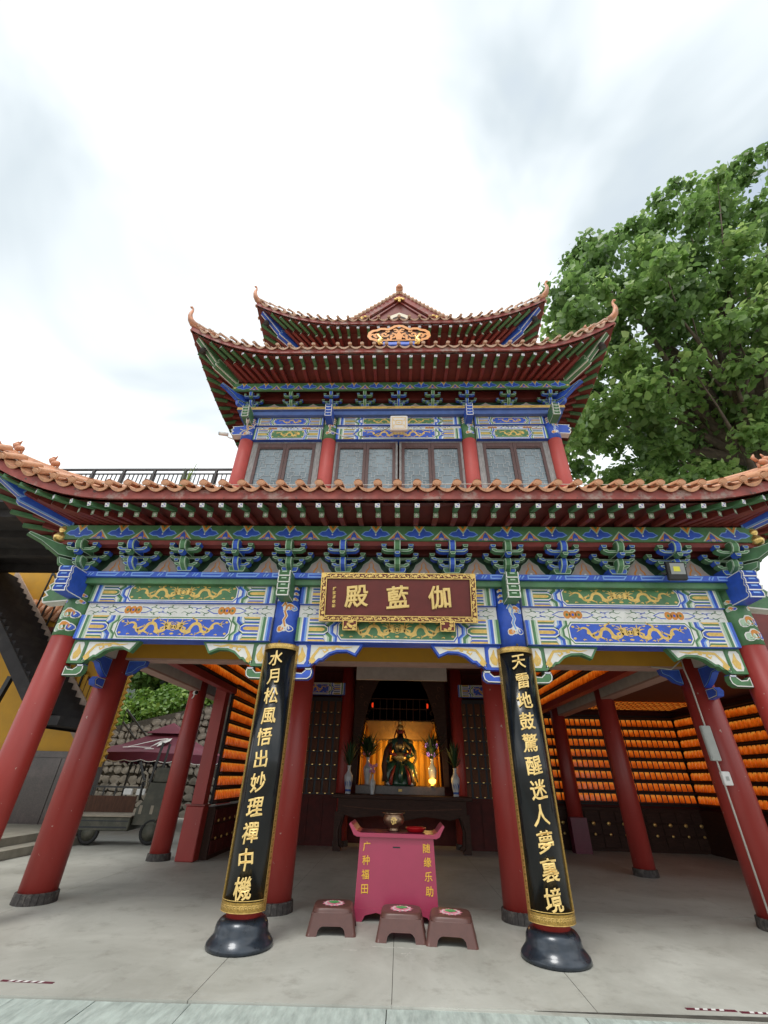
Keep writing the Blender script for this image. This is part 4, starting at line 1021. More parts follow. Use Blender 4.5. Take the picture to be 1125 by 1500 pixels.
# side pair on the link beams between front and second row of outer columns
for s in (-1, 1):
    b = MB(); b.box(min(s * (X2 - .1), s * (X2 + .1)), max(s * (X2 - .1), s * (X2 + .1)), .18, YB - .23, 3.16, 4.0, 'beam_white')
    b.build('link_beam', T)
    b = MB(); F = lambda a, bb, h, s=s: (s * (X2 - .0) + h, YB - .23 - a, 3.15 + bb)
    outlined(b, [(0, 0), (.55, 0), (.5, -.1), (.3, -.12), (.2, -.2), (.1, -.26), (0, -.3)], F, -.05, .05, 'blue_paint', 'light_blue_paint', back=True)
    outlined(b, [(0, -.32), (.2, -.32), (.26, -.38), (.22, -.45), (0, -.47)], F, -.05, .05, 'blue_paint', 'white_paint', back=True)
    b.build('corner_bracket', T)
    b = MB()
    outlined(b, [(.0, 0), (.32, 0), (.3, -.08), (.2, -.12), (.12, -.2), (0, -.24)], lambda a, bb, h, s=s: (s * (X2 - .235 - a), YB - h, 3.17 + bb), -.05, .05, 'blue_paint', 'light_blue_paint', back=True)
    b.build('corner_bracket', T)

# ---- second row beams, ceilings
for x0, x1 in ((-X2 + .2, -X1 - .2), (-X1 + .2, X1 - .2), (X1 + .2, X2 - .2)):
    b = MB(); b.box(x0, x1, YB - .12, YB + .14, 3.20, 4.2, 'yellow_wall'); b.box(x0, x1, YB - .122, YB + .142, 3.17, 3.199, 'beam_pink'); b.build('yellow_beam', T)
for s in (-1, 1):
    b = MB(); a, c = sorted((s * (X2 - .14), s * (X2 + .14)))
    b.box(a, c, YB + .24, 8.2, 3.24, 3.48, 'beam_white'); b.box(a - .002, c + .002, YB + .242, 8.2, 3.205, 3.239, 'beam_pink'); b.build('side_beam', T)
for s in (-1, 1):
    b = MB(); a, c = sorted((s * 4.02, s * 4.20)); b.box(a, c, YB + .145, 8.2, 3.20, 3.33, 'column_red'); b.build('inner_red_beam', T)
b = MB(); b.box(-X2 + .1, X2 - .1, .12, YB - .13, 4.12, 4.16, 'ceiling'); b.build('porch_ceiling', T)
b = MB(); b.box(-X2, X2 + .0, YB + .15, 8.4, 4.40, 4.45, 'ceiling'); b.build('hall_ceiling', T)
# back walls of the centre bay: carved tablets on shelves, red dado
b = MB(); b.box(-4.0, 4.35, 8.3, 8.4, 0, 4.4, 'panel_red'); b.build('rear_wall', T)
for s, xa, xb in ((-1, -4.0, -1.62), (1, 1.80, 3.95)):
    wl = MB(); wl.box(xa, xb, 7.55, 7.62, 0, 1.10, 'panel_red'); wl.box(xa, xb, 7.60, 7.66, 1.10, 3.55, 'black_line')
    wo = wl.build('tablet_wall', T)
    n = int((xb - xa) / .21)
    tm = MB(); tm.bbox(-.075, .075, -.03, .0, 0, .30, 'wood_brown', .008); tm.box(-.022, .022, -.036, -.0305, -.008, .008, 'gold_leaf'); tmm = tm.mesh('tablet')
    for i in range(n):
        for j in range(7): link('tablet', tmm, wo, (xa + .12 + i * .21, 7.60, 1.13 + j * .335))
    for i in range(int((xb - xa) / .4)):
        d = MB(); d.box(xa + .02 + i * .4, xa + .38 + i * .4, 7.53, 7.549, .08, 1.04, 'panel_red'); d.build('dado_panel', wo)
    beam(T, xa, xb, 7.5, 3.62, 3.95, .2, 'blue_paint', 'green_paint', 'light_green_paint', 'blue_paint', 'light_blue_paint')
b = MB(); b.box(-1.22, 1.40, 6.72, 6.80, 3.92, 4.39, 'beam_white'); b.build('white_lintel', T)

# ---- lamp walls
lm = MB()
def lamp_mesh(w, h):
    b = MB(); d = .05
    b.add([(-w / 2, 0, 0), (w / 2, 0, 0), (w / 2, 0, h), (-w / 2, 0, h), (-w / 2 + .012, -d, .012), (w / 2 - .012, -d, .012), (w / 2 - .012, -d * .8, h * .8), (-w / 2 + .012, -d * .8, h * .8), (-w / 2 + .02, -d * .3, h - .01), (w / 2 - .02, -d * .3, h - .01)],
          [(0, 1, 5, 4), (1, 2, 9, 6, 5), (4, 5, 6, 7), (7, 6, 9, 8), (3, 0, 4, 7, 8), (2, 3, 8, 9)], 'amber_lamp'); return b.mesh('amber_lamp')
LM = lamp_mesh(.114, .180); LMs = lamp_mesh(.070, .180)
def lamp_wall(label, origin, rz, length, z0, rows, pitch, me, rowp=.268, frame=True, name='lamp_wall', group='walls of small amber prayer lamps'):
    t = thing(name, label, 'lamp wall', origin, rz)
    b = MB(); b.box(0, length, .0, .06, z0 - .08, z0 + rows * rowp + .04, 'black_line'); b.build('backboard', t)
    for j in range(rows + 1):
        b = MB(); b.box(0, length, -.09, -.001, z0 - .05 + j * rowp, z0 - .02 + j * rowp, 'dark_wood'); b.build('shelf', t)
    n = int((length - .04) / pitch)
    cnt = 0
    extra = MB()
    for i in range(n):
        for j in range(rows):
            p = Vector((.04 + pitch * (i + .5), -.004, z0 + j * rowp))
            if cnt < 300: link('amber_lamp', me, t, p)
            else:
                vs = [tuple(v.co + p) for v in me.vertices]; extra.add(vs, [tuple(q.vertices) for q in me.polygons], 'amber_lamp')
            cnt += 1
    if extra.v:
        o = extra.build('amber_lamps', t); o['kind'] = 'stuff'
    return t
# left wall faces +x ; local -y must point to +x => rotate +90deg
tL = lamp_wall('glowing amber lamp wall behind the left couplet column, above drawers', (-4.06, 4.93, 0), PI / 2, 3.3, 1.03, 9, .118, LMs)
b = MB(); b.box(-.02, 3.3, -.10, .2, 0, .90, 'dark_wood')
for i in range(9):
    for j in range(3):
        b.bbox(.03 + i * .36, .36 + i * .36, -.125, -.10, .08 + j * .27, .32 + j * .27, 'panel_red', .006)
b.build('drawer_cabinet', tL)
kn = MB(); kn.ball((0, 0, 0), .032, 'gold_leaf', 6, (1.2, .5, 1)); knm = kn.mesh('drawer_handle')
for i in range(9):
    link('drawer_handle', knm, tL, (.19 + i * .36, -.14, .66)); link('drawer_handle', knm, tL, (.19 + i * .36, -.14, .35))
b = MB(); b.box(-.26, -.0, .10, .36, .96, 3.45, 'column_red'); b.bbox(-.30, .02, .06, .44, 0, .93, 'column_red', .015); b.box(-.32, .04, .04, .46, .931, .959, 'rafter_red'); b.build('end_post', tL)
lamp_wall('band of amber lamps high over the left opening, above the red beam', (-4.04, YB + .2, 0), PI / 2, 6.7, 3.40, 4, .118, LMs)
lamp_wall('band of amber lamps high over the right hall opening', (4.20, 8.1, 0), -PI / 2, 6.6, 3.40, 4, .118, LMs)
tB = lamp_wall('amber lamp wall across the back of the right side hall', (4.3, 8.42, 0), 0, 4.15, 1.10, 8, .155, LM, .272)
b = MB(); b.box(0, 4.15, -.12, .1, 0, .96, 'dark_wood'); 
for i in range(10):
    for j in range(3): b.bbox(.03 + i * .41, .41 + i * .41, -.15, -.12, .08 + j * .28, .33 + j * .28, 'dark_wood', .006)
b.build('drawer_cabinet', tB)
for i in range(10): link('drawer_handle', knm, tB, (.22 + i * .41, -.165, .60), scale=(1.4, 1.4, 1.4)); link('drawer_handle', knm, tB, (.22 + i * .41, -.165, .36))
tR = lamp_wall('amber lamp wall along the far right side of the side hall', (8.40, 8.35, 0), -PI / 2, 7.0, 1.10, 8, .155, LM, .272)
b = MB(); b.box(0, 7.0, -.12, .1, 0, .96, 'dark_wood'); b.build('drawer_cabinet', tR)
# side annex shell
an = thing('side_annex', 'dark red annex wall with orange-red coping right of the outer column', 'building', (6.8, 4, 0))
an.location = (0, 0, 0)
b = MB(); b.box(8.46, 8.6, 1.5, 8.6, 0, 4.7, 'panel_red'); b.build('wall', an)
b = MB(); b.box(4.35, 8.46, 8.50, 8.6, 0, 4.7, 'panel_red'); b.build('wall', an)
b = MB(); b.box(5.25, 8.46, 1.5, 8.5, 3.42, 3.5, 'ceiling'); b.build('ceiling', an)
b = MB(); b.box(5.3, 9.6, 1.95, 2.1, 3.3, 4.62, 'dark_red'); b.build('fascia_wall', an)
b = MB(); b.box(5.25, 9.7, 1.85, 2.2, 4.62, 4.74, 'coping_red'); b.build('coping', an)
b = MB(); b.box(X2 - .1 - .3, X2 + .02, 7.62, 7.9, 0, .75, 'magenta_dark'); b.build('column_plinth', T)
# amber reflections on the side hall ceiling, built as glowing pieces
ac = thing('ceiling_reflection', 'amber reflections on the ceiling of the right side hall, built as glowing pieces', 'reflection', (0, 0, 0))
for i in range(16):
    for j in range(6):
        link('amber_lamp', LM, ac, (5.5 + i * .17, 6.4 + j * .26, 3.41), Euler((R(-90), 0, 0)))  # shared lamp mesh, standing in for reflections on the ceiling here

# ================================================================= HANGING THINGS
def text_mesh(ch, size, thick, m, bevel=0, shear=0, offset=0):
    c = bpy.data.curves.new('glyph', 'FONT'); c.body = ch; c.size = size; c.extrude = thick; c.offset = offset; c.align_x = 'CENTER'; c.align_y = 'CENTER'
    c.resolution_u = 3; c.bevel_depth = bevel; c.bevel_resolution = 1; c.shear = shear
    o = bpy.data.objects.new('glyph', c); COL.objects.link(o)
    dg = bpy.context.evaluated_depsgraph_get(); me = bpy.data.meshes.new_from_object(o.evaluated_get(dg))
    bpy.data.objects.remove(o); bpy.data.curves.remove(c)
    co = np.zeros(len(me.vertices) * 3); me.vertices.foreach_get('co', co); co = co.reshape(-1, 3)
    if len(co):
        ce = (co.max(0) + co.min(0)) / 2; co -= ce * np.array([1, 1, 0])
    me.materials.clear(); me.materials.append(MATS[m])
    return me, co
def brush(co, size, amt=1.0, seed=0):
    """brush-hand feel: rising horizontals, slight sway"""
    x, y = co[:, 0] / size, co[:, 1] / size
    co2 = co.copy()
    co2[:, 1] += size * (.11 * x * amt + .018 * np.sin(7 * x + seed) * amt)
    co2[:, 0] += size * (.02 * np.sin(6 * y + seed * 1.7) * amt - .03 * y * amt)
    return co2
def put_glyph(ch, size, thick, m, F, u, v, parent, name='character', bevel=0, offset=0, amt=1.0, sx=1.0, seed=0):
    me, co = text_mesh(ch, size, thick, m, bevel, 0, offset); co = brush(co, size, amt, seed)
    for i, vv in enumerate(me.vertices):
        vv.co = F(u + co[i, 0] * sx, v + co[i, 1], thick + co[i, 2] + .002)
    me.update(); return link(name, me, parent)
# couplet boards
def couplet(x, chars, label):
    t = thing('couplet_board', label, 'couplet board', (x, 0, 0)); r = .24; a = R(76)
    b = MB(); z0, z1 = .31, 3.09
    def arcbox(b, a0, a1, r0, r1, z0, z1, m, n=16):
        vs = []
        for i in range(n + 1):
            q = a0 + (a1 - a0) * i / n
            for rr in (r0, r1):
                for z in (z0, z1): vs.append((rr * math.sin(q), -rr * math.cos(q), z))
        fs = []
        for i in range(n):
            o = 4 * i; fs += [(o + 2, o + 6, o + 7, o + 3), (o, o + 1, o + 5, o + 4), (o + 1, o + 3, o + 7, o + 5), (o, o + 4, o + 6, o + 2)]
        fs += [(0, 2, 3, 1), (4 * n, 4 * n + 1, 4 * n + 3, 4 * n + 2)]
        b.add(vs, fs, m, False)
    arcbox(b, -a, a, .195, r, z0, z1, 'black_lacquer', 28)
    for p in b.sm: pass
    b.sm = [True] * len(b.sm)
    me = b.mesh('panel'); 
    link('panel', me, t)
    f = MB(); w = .042 / r
    arcbox(f, -a - .005, -a + w, .193, r + .014, z0 - .01, z1 + .01, 'dark_gold', 4); arcbox(f, a - w, a + .005, .193, r + .014, z0 - .01, z1 + .01, 'dark_gold', 4)
    arcbox(f, -a + w, a - w, .193, r + .014, z1 - .06, z1 + .01, 'dark_gold', 20); arcbox(f, -a + w, a - w, .193, r + .014, z0 - .01, z0 + .075, 'dark_gold', 20)
    F = FCyl(0, 0, r + .014)
    def key(u, v, q, hz):
        pts = [(-.5, -.4), (-.5, .4), (.3, .4), (.3, -.1), (-.1, -.1), (-.1, .15)]
        f.stroke([(u + p[0] * q if hz else u + p[1] * q, v + p[1] * q if hz else v + p[0] * q) for p in pts], .006, F, .003, 'gold_leaf')
    for i in range(15):
        uu = -a * r * .86 + i * (2 * a * r * .86) / 14; key(uu, z0 + .036, .036, True)
        key(uu, z1 - .025, .034, True)
    for s in (-1, 1):
        for i in range(46): key(s * (a - w / 2) * r, z0 + .12 + i * .057, .034, False)
        f.stroke([(s * (a - w) * r, z0 + .09), (s * (a - w) * r, z1 - .06)], .006, F, .003, 'gold_leaf'); f.stroke([(s * (a + .003) * r, z0), (s * (a + .003) * r, z1)], .006, F, .003, 'gold_leaf')
    f.stroke([(u, z0 + .09) for u in np.linspace(-a * r, a * r, 20)], .007, F, .003, 'gold_leaf'); f.stroke([(u, z0 - .006) for u in np.linspace(-a * r, a * r, 20)], .007, F, .003, 'gold_leaf')
    f.build('frame', t)
    hk = MB(); hk.ball((0, -r - .01, z1 + .03), .018, 'iron', 6); hk.build('hook', t)
    F = FCyl(0, 0, r + .001)
    n = len(chars)
    for i, c in enumerate(chars):
        z = z1 - .19 - i * (z1 - z0 - .38) / (n - 1)
        put_glyph(c, .205, .003, 'gold_char', F, random.uniform(-.012, .012), z, t, bevel=.0036, offset=0, amt=1.3, sx=.92, seed=i)
couplet(-X1, '水月松風悟出妙理禪中機', 'curved black couplet board with gold characters on the left inner column')
couplet(X1, '天雷地鼓驚醒迷人夢裏境', 'curved black couplet board with gold characters on the right inner column')

# name plaque, leaning forward
pq = thing('name_plaque', 'dark red hanging plaque with three raised gold characters over the entrance', 'plaque', (0.01, -.22, 3.42))
pq.rotation_euler = (R(13), 0, 0)
PW, PH = 1.13, .70
b = MB(); b.box(-PW, PW, -.03, .03, 0, PH, 'plaque_red'); b.build('panel', pq)
f = MB(); fw = .085
for x0, x1, z0, z1 in ((-PW, PW, PH - fw, PH), (-PW, PW, 0, fw), (-PW, -PW + fw, fw, PH - fw), (PW - fw, PW, fw, PH - fw)):
    f.box(x0, x1, -.055, -.03, z0, z1, 'plaque_red')
F = FX(0, -.055)
def rect_stroke(f, x0, x1, z0, z1, w, h): f.stroke([(x0, z0), (x1, z0), (x1, z1), (x0, z1)], w, F, h, 'gold_leaf', True)
rect_stroke(f, -PW + .007, PW - .007, .007, PH - .007, .014, .006); rect_stroke(f, -PW + fw - .006, PW - fw + .006, fw - .006, PH - fw + .006, .012, .006)
rr = random.Random(3)
def vine(f, x0, z0, x1, z1):
    Ln = math.hypot(x1 - x0, z1 - z0); n = int(Ln / .055); dx, dz = (x1 - x0) / Ln, (z1 - z0) / Ln
    for i in range(n):
        t = (i + .5) * Ln / n; s = 1 if i % 2 else -1; cx, cz = x0 + dx * t - dz * s * .006, z0 + dz * t + dx * s * .006
        pts = []
        for j in range(7):
            a = j * .95 + i; q = .026 - .0035 * j
            pts.append((cx + q * math.cos(a) * (1.3 if dx else 1), cz + q * math.sin(a) * (1 if dx else 1.3)))
        f.stroke(pts, .013, F, .006 + (i % 3) * .001, 'gold_leaf')
        if i % 3 == 0: f.poly(blob(cx + rr.uniform(-.01, .01), cz, .02, .017, 8, .2, i), F, .010, 'gold_leaf')
m_ = fw / 2
vine(f, -PW + .02, PH - m_, PW - .02, PH - m_); vine(f, -PW + .02, m_, PW - .02, m_); vine(f, -PW + m_, fw, -PW + m_, PH - fw); vine(f, PW - m_, fw, PW - m_, PH - fw)
for sx in (-1, 1):
    for zz in (m_, PH - m_): f.poly(blob(sx * (PW - m_), zz, .036, .036, 12, .12), F, .012, 'gold_leaf')
f.build('gilt_frame', pq)
Fp = FX(0, -.032)
for i, (c, u) in enumerate((('殿', -.60), ('藍', .0), ('伽', .60))):
    put_glyph(c, .34, .010, 'gold_char', Fp, u, .355, pq, bevel=.0085, offset=0, amt=.8, sx=1.0, seed=i)
for i, c in enumerate('鍾家慕敬勒'): put_glyph(c, .052, .002, 'gold_leaf', Fp, -.93, .47 - i * .062, pq, name='small_character', offset=.0008)
for x in (-.68, .70):
    b = MB(); b.bbox(-.10, .10, -.07, .02, -.12, .02, 'plaque_red', .012)
    for j in range(9): b.poly(blob(rr.uniform(-.075, .075), rr.uniform(-.105, .01), .026, .02, 8, .25, j), FX(0, -.07), .003 + j * .0006, 'gold_leaf')
    b.stroke([(-.095, -.115), (.095, -.115), (.095, .015), (-.095, .015)], .012, FX(0, -.07), .009, 'gold_leaf', True)
    b.build('plaque_bracket', pq, (x, 0, 0))
# carved ornament between the roofs
od = thing('carved_ornament', 'orange pierced carved ornament standing between the two upper roofs', 'ornament', (0, .50, 10.72))
outl = [(-.76, .28), (-.74, .42), (-.66, .50), (-.56, .52), (-.48, .58), (-.36, .58), (-.28, .55), (-.20, .60), (-.1, .68), (0, .70), (.1, .68), (.20, .60), (.28, .55), (.36, .58), (.48, .58), (.56, .52), (.66, .50), (.74, .42), (.76, .28), (.70, .17), (.60, .14), (.5, .06), (.36, .1), (.2, .08), (0, .09), (-.2, .08), (-.36, .1), (-.5, .06), (-.60, .14), (-.70, .17)]
b = MB(); F = FX(0, 0); b.stroke(outl, .085, F, .03, 'orange_paint', True)
for h in (0, ): b.extr(inset(outl, .05), F, -.02, -.005, 'wood_brown')
for s in (-1, 1):
    for cx, cz, q, n in ((.16, .30, .11, 9), (.36, .36, .11, 9), (.54, .32, .10, 9), (.66, .32, .06, 6), (.25, .18, .07, 7), (.45, .18, .07, 7), (.08, .50, .08, 7), (.30, .49, .05, 6)):
        b.stroke([(s * (cx + q * (1 - j / n) * math.cos(j * .9 + cx * 9)), cz + q * (1 - j / n) * math.sin(j * .9 + cx * 9)) for j in range(n)], [.052] * n, F, .02 + cx * .01, 'orange_paint')
b.extr([(-.06, .12), (.06, .12), (.09, .3), (0, .5), (-.09, .3)], F, 0, .03, 'orange_paint')
b.build('carving', od)
b = MB(); b.box(-.40, .40, -.03, .06, -.06, .09, 'blue_paint'); b.build('base_bar', od)
for s, lab in ((-1, 'left'), (1, 'right')):
    b = MB(); b.tube([(0, 0, 0), (.03 * s, 0, .1), (-.04 * s, 0, .16), (.0, 0, .25), (.06 * s, 0, .34), (.03 * s, 0, .40)], [.04, .045, .04, .032, .02, .008], 'gold_leaf', 8)
    for a in (.08, .16, .24): b.tube([(0, 0, a), (-.09 * s, 0, a + .05)], [.025, .006], 'gold_leaf', 6)
    b.tube([(0, 0, .03), (-.1 * s, 0, -.02)], [.03, .01], 'gold_leaf', 6)
    o = b.build('gilt_dragon', None, (s * .47, .34, 10.52)); o['label'] = 'small gilt dragon finial on the %s end of the carved ornament' % lab; o['category'] = 'ornament'

# cylinders, lights and cameras on the facade
def tagit(o, label, cat, group=None):
    o['label'] = label; o['category'] = cat
    if group: o['group'] = group
    return o
t = thing('light_box', 'white square light box hanging over the middle upper windows', 'light', (.01, 1.0, 8.24)); t.rotation_euler = (R(20), 0, 0)
b = MB(); b.bbox(-.20, .20, -.07, .07, 0, .36, 'white_plastic', .02); b.build('housing', t)
b = MB(); F = FX(0, -.072); b.stroke([(-.15, .05), (.15, .05), (.15, .31), (-.15, .31)], .012, F, 0, 'gold_paint', True); b.stroke([(-.07, .14), (.07, .14), (.07, .24), (-.07, .24)], .016, F, 0, 'gold_paint', True); b.stroke([(-.03, .19), (.03, .19)], .016, F, 0, 'gold_paint')
for s in (-1, 1): b.stroke([(s * .12, .08), (s * .12, .13), (s * .09, .13)], .012, F, 0, 'gold_paint'); b.stroke([(s * .12, .28), (s * .12, .23), (s * .09, .23)], .012, F, 0, 'gold_paint')
b.build('face_pattern', t)
t = thing('floodlight', 'small black floodlight with yellow chip under the right bracket row', 'floodlight', (3.99, -.46, 4.0)); t.rotation_euler = (R(12), 0, 0)
b = MB(); b.bbox(-.13, .13, -.04, .04, 0, .26, 'black_metal', .015); b.build('housing', t)
b = MB(); b.box(-.10, .10, -.046, -.041, .08, .24, 'lens_grey'); b.build('glass', t)
b = MB(); b.box(-.06, .03, -.05, -.0465, .12, .19, 'led_yellow'); b.build('led_chip', t)
b = MB(); b.tube([(-.14, 0, .1), (-.16, .08, .12), (0, .25, .12)], .012, 'iron', 6); b.build('mount', t)
def cctv(loc, rz, label, k=1):
    t = thing('security_camera', label, 'security camera', loc, rz)
    b = MB(); b.tube([(0, 0, 0), (0, -.20 * k, -.02 * k)], .045 * k, 'white_plastic', 12); b.build('housing', t)
    b = MB(); b.tube([(0, -.20 * k, -.02 * k), (0, -.215 * k, -.022 * k)], .038 * k, 'black_metal', 12); b.build('lens', t)
    b = MB(); b.tube([(0, -.05 * k, 0), (0, .02 * k, -.08 * k), (0, .14 * k, -.1 * k)], .015 * k, 'white_plastic', 6); b.build('arm', t)
    return t
cctv((-4.72, 4.2, 3.10), R(35), 'white security camera under the beam end of the left opening')
cctv((-4.05, 1.2, 8.35), R(-70), 'white bullet security camera left of the upper left corner column')
cctv((-3.55, .98, 8.52), R(20), 'small dark-faced camera on the head of the upper left corner column', .8)
# wires
b = MB(); pts = []
for i in range(60): x = -6.2 + i * 12.2 / 59; e = E0(0, max(-6.4, min(6.4, x))); pts.append((x, e.y + .06, e.z + .115 + .01 * math.sin(x * 1.1)))
b.tube(pts, .006, 'cable', 5); tagit(b.build('eave_cable'), 'thin pale cable running along the lowest tile edge', 'cable')
b = MB(); b.tube([(-3.75, 1.12, 8.45), (-3.6, 1.08, 8.35), (-3.45, 1.08, 8.45), (-3.4, 1.1, 8.6), (-3.2, 1.16, 8.63)], .012, 'cable', 6)
b.tube([(-3.62, 1.1, 8.42), (-3.7, 1.05, 8.25), (-3.6, 1.03, 8.18), (-3.5, 1.07, 8.25), (-3.55, 1.1, 8.35)], .012, 'cable', 6); tagit(b.build('cable'), 'looped white cable at the upper left corner column head', 'cable')
b = MB(); b.tube([(-1.65, 1.18, 8.48), (-1.5, 1.12, 8.33), (-1.3, 1.15, 8.24), (-1.05, 1.18, 8.20)], .012, 'cable', 6); tagit(b.build('cable'), 'white cable end drooping under the beam by the second upper column', 'cable')
b = MB(); b.tube([(-.9, 1.23, 8.3), (-.6, 1.22, 8.33), (-.3, 1.15, 8.45), (-.19, 1.1, 8.5)], .007, 'iron', 5); tagit(b.build('cable'), 'thin dark cable running to the white light box', 'cable')
b = MB(); b.tube([(X2 - .25, 1.16, 3.3), (X2 - .28, 1.12, 3.12), (X2 - .245, 1.14, 2.9), (X2 - .24, 1.17, .1)], .012, 'cable', 6); b.tube([(X2 - .75, 1.2, 3.18), (X2 - .5, 1.1, 3.12), (X2 - .25, 1.1, 3.3)], .012, 'cable', 6)
tagit(b.build('conduit'), 'pale conduit running down the second outer right column', 'conduit')
t = thing('switch_box', 'white switch box on the right column beside the lamps', 'switch box', (X2 - .20, 1.08, 1.55)); b = MB(); b.bbox(-.10, .02, -.03, .03, 0, .17, 'white_plastic', .01); b.build('housing', t); b = MB(); b.box(-.06, -.02, -.035, -.0305, .06, .11, 'grey_plastic'); b.build('switch', t)
t = thing('grey_panel', 'narrow grey panel above the switch box on the right column', 'electrical box', (X2 - .24, 1.12, 1.85)); b = MB(); b.bbox(-.10, .04, -.03, .03, 0, .46, 'grey_plastic', .01); b.build('housing', t); b = MB(); b.box(-.08, .02, -.034, -.0305, .03, .43, 'grey_plastic'); b.build('cover', t)

# ================================================================= OFFERINGS BOX, STOOLS
t = thing('donation_box', 'magenta offering box with upturned ends and yellow characters', 'donation box', (0.005, 1.30, 0), R(-1))
b = MB(); w0, w1, H, D0, D1 = .535, .50, .86, .25, .22
vs = [(-w0, -D0, .12), (w0, -D0, .12), (w0, D0, .12), (-w0, D0, .12), (-w1, -D1, H), (w1, -D1, H), (w1, D1, H), (-w1, D1, H)]
b.add(vs, [(0, 3, 2, 1), (4, 5, 6, 7), (0, 1, 5, 4), (1, 2, 6, 5), (2, 3, 7, 6), (3, 0, 4, 7)], 'magenta'); b.build('body', t)
b = MB(); sk = [(-w0 - .01, 0), (-w0 + .10, 0), (-w0 + .14, .06), (-w0 + .28, .09), (-.12, .06), (0, .075), (.12, .06), (w0 - .28, .09), (w0 - .14, .06), (w0 - .10, 0), (w0 + .01, 0), (w0 + .004, .125), (-w0 - .004, .125)]
b.extr(sk, FX(0, -D0), .0, .012, 'magenta'); b.extr(sk, FX(0, D0), -.012, .0, 'magenta')
for s in (-1, 1): b.box(*sorted((s * (w0 - .005), s * (w0 + .012))), -D0, D0, .0, .12, 'magenta')
b.build('skirt', t)
b = MB(); tp = [(-.655, .985), (-.635, 1.005), (-.60, .975), (-.55, .915), (-.50, .895), (.50, .895), (.55, .915), (.60, .975), (.635, 1.005), (.655, .985), (.62, .93), (.585, .87), (.54, .85), (-.54, .85), (-.585, .87), (-.62, .93)]
b.extr(tp, FX(0, 0), -.27, .27, 'magenta'); b.poly([(-.50, -.24), (.50, -.24), (.50, .24), (-.50, .24)], lambda a, bb, h: (a, bb, .897 + h), 0, 'magenta_dark'); b.build('top', t)
F = lambda u, v, h: (u, -D0 + (v - .12) / (H - .12) * (D0 - D1) - h - .001, v)
b = MB(); b.poly([(-.05, .735), (.05, .735), (.05, .75), (-.05, .75)], F, .001, 'black_line'); b.build('coin_slot', t)
for i, c in enumerate('广种福田'): put_glyph(c, .105, .001, 'yellow_print', F, -.405 - i * .002, .745 - i * .145, t, bevel=.0016, amt=.3)
for i, c in enumerate('随缘乐助'): put_glyph(c, .105, .001, 'yellow_print', F, .405 + i * .008, .745 - i * .145, t, bevel=.0016, amt=.3)
t = thing('incense_burner', 'round bronze incense burner on the magenta box', 'incense burner', (-.04, 1.30, .898))
b = MB(); b.lathe([(.075, 0), (.085, .01), (.07, .03), (.075, .045), (.125, .08), (.15, .12), (.148, .155), (.13, .185), (.128, .195), (.155, .205), (.16, .215), (.145, .215), (.12, .20), (.01, .19)], (0, 0, 0), 'bronze', 28); b.build('bowl', t)
b = MB(); F2 = FCyl(0, 0, .152); b.stroke([(-.03, .16), (.03, .16)], .012, F2, .002, 'gold_leaf'); b.stroke([(-.04, .14), (.045, .14)], .012, F2, .002, 'gold_leaf'); b.stroke([(0, .14), (.005, .10), (-.02, .09)], .012, F2, .002, 'gold_leaf'); b.stroke([(-.03, .12), (-.02, .10)], .01, F2, .002, 'gold_leaf'); b.stroke([(.025, .125), (.03, .10)], .01, F2, .002, 'gold_leaf'); b.build('emblem', t)
b = MB(); b.lathe([(.10, 0), (.12, .01), (.145, .045), (.15, .05), (.138, .05), (.10, .018), (.001, .016)], (.27, 1.30, .898), 'dish_red', 28); tagit(b.build('red_dish'), 'shallow red plastic dish on the magenta box', 'dish')
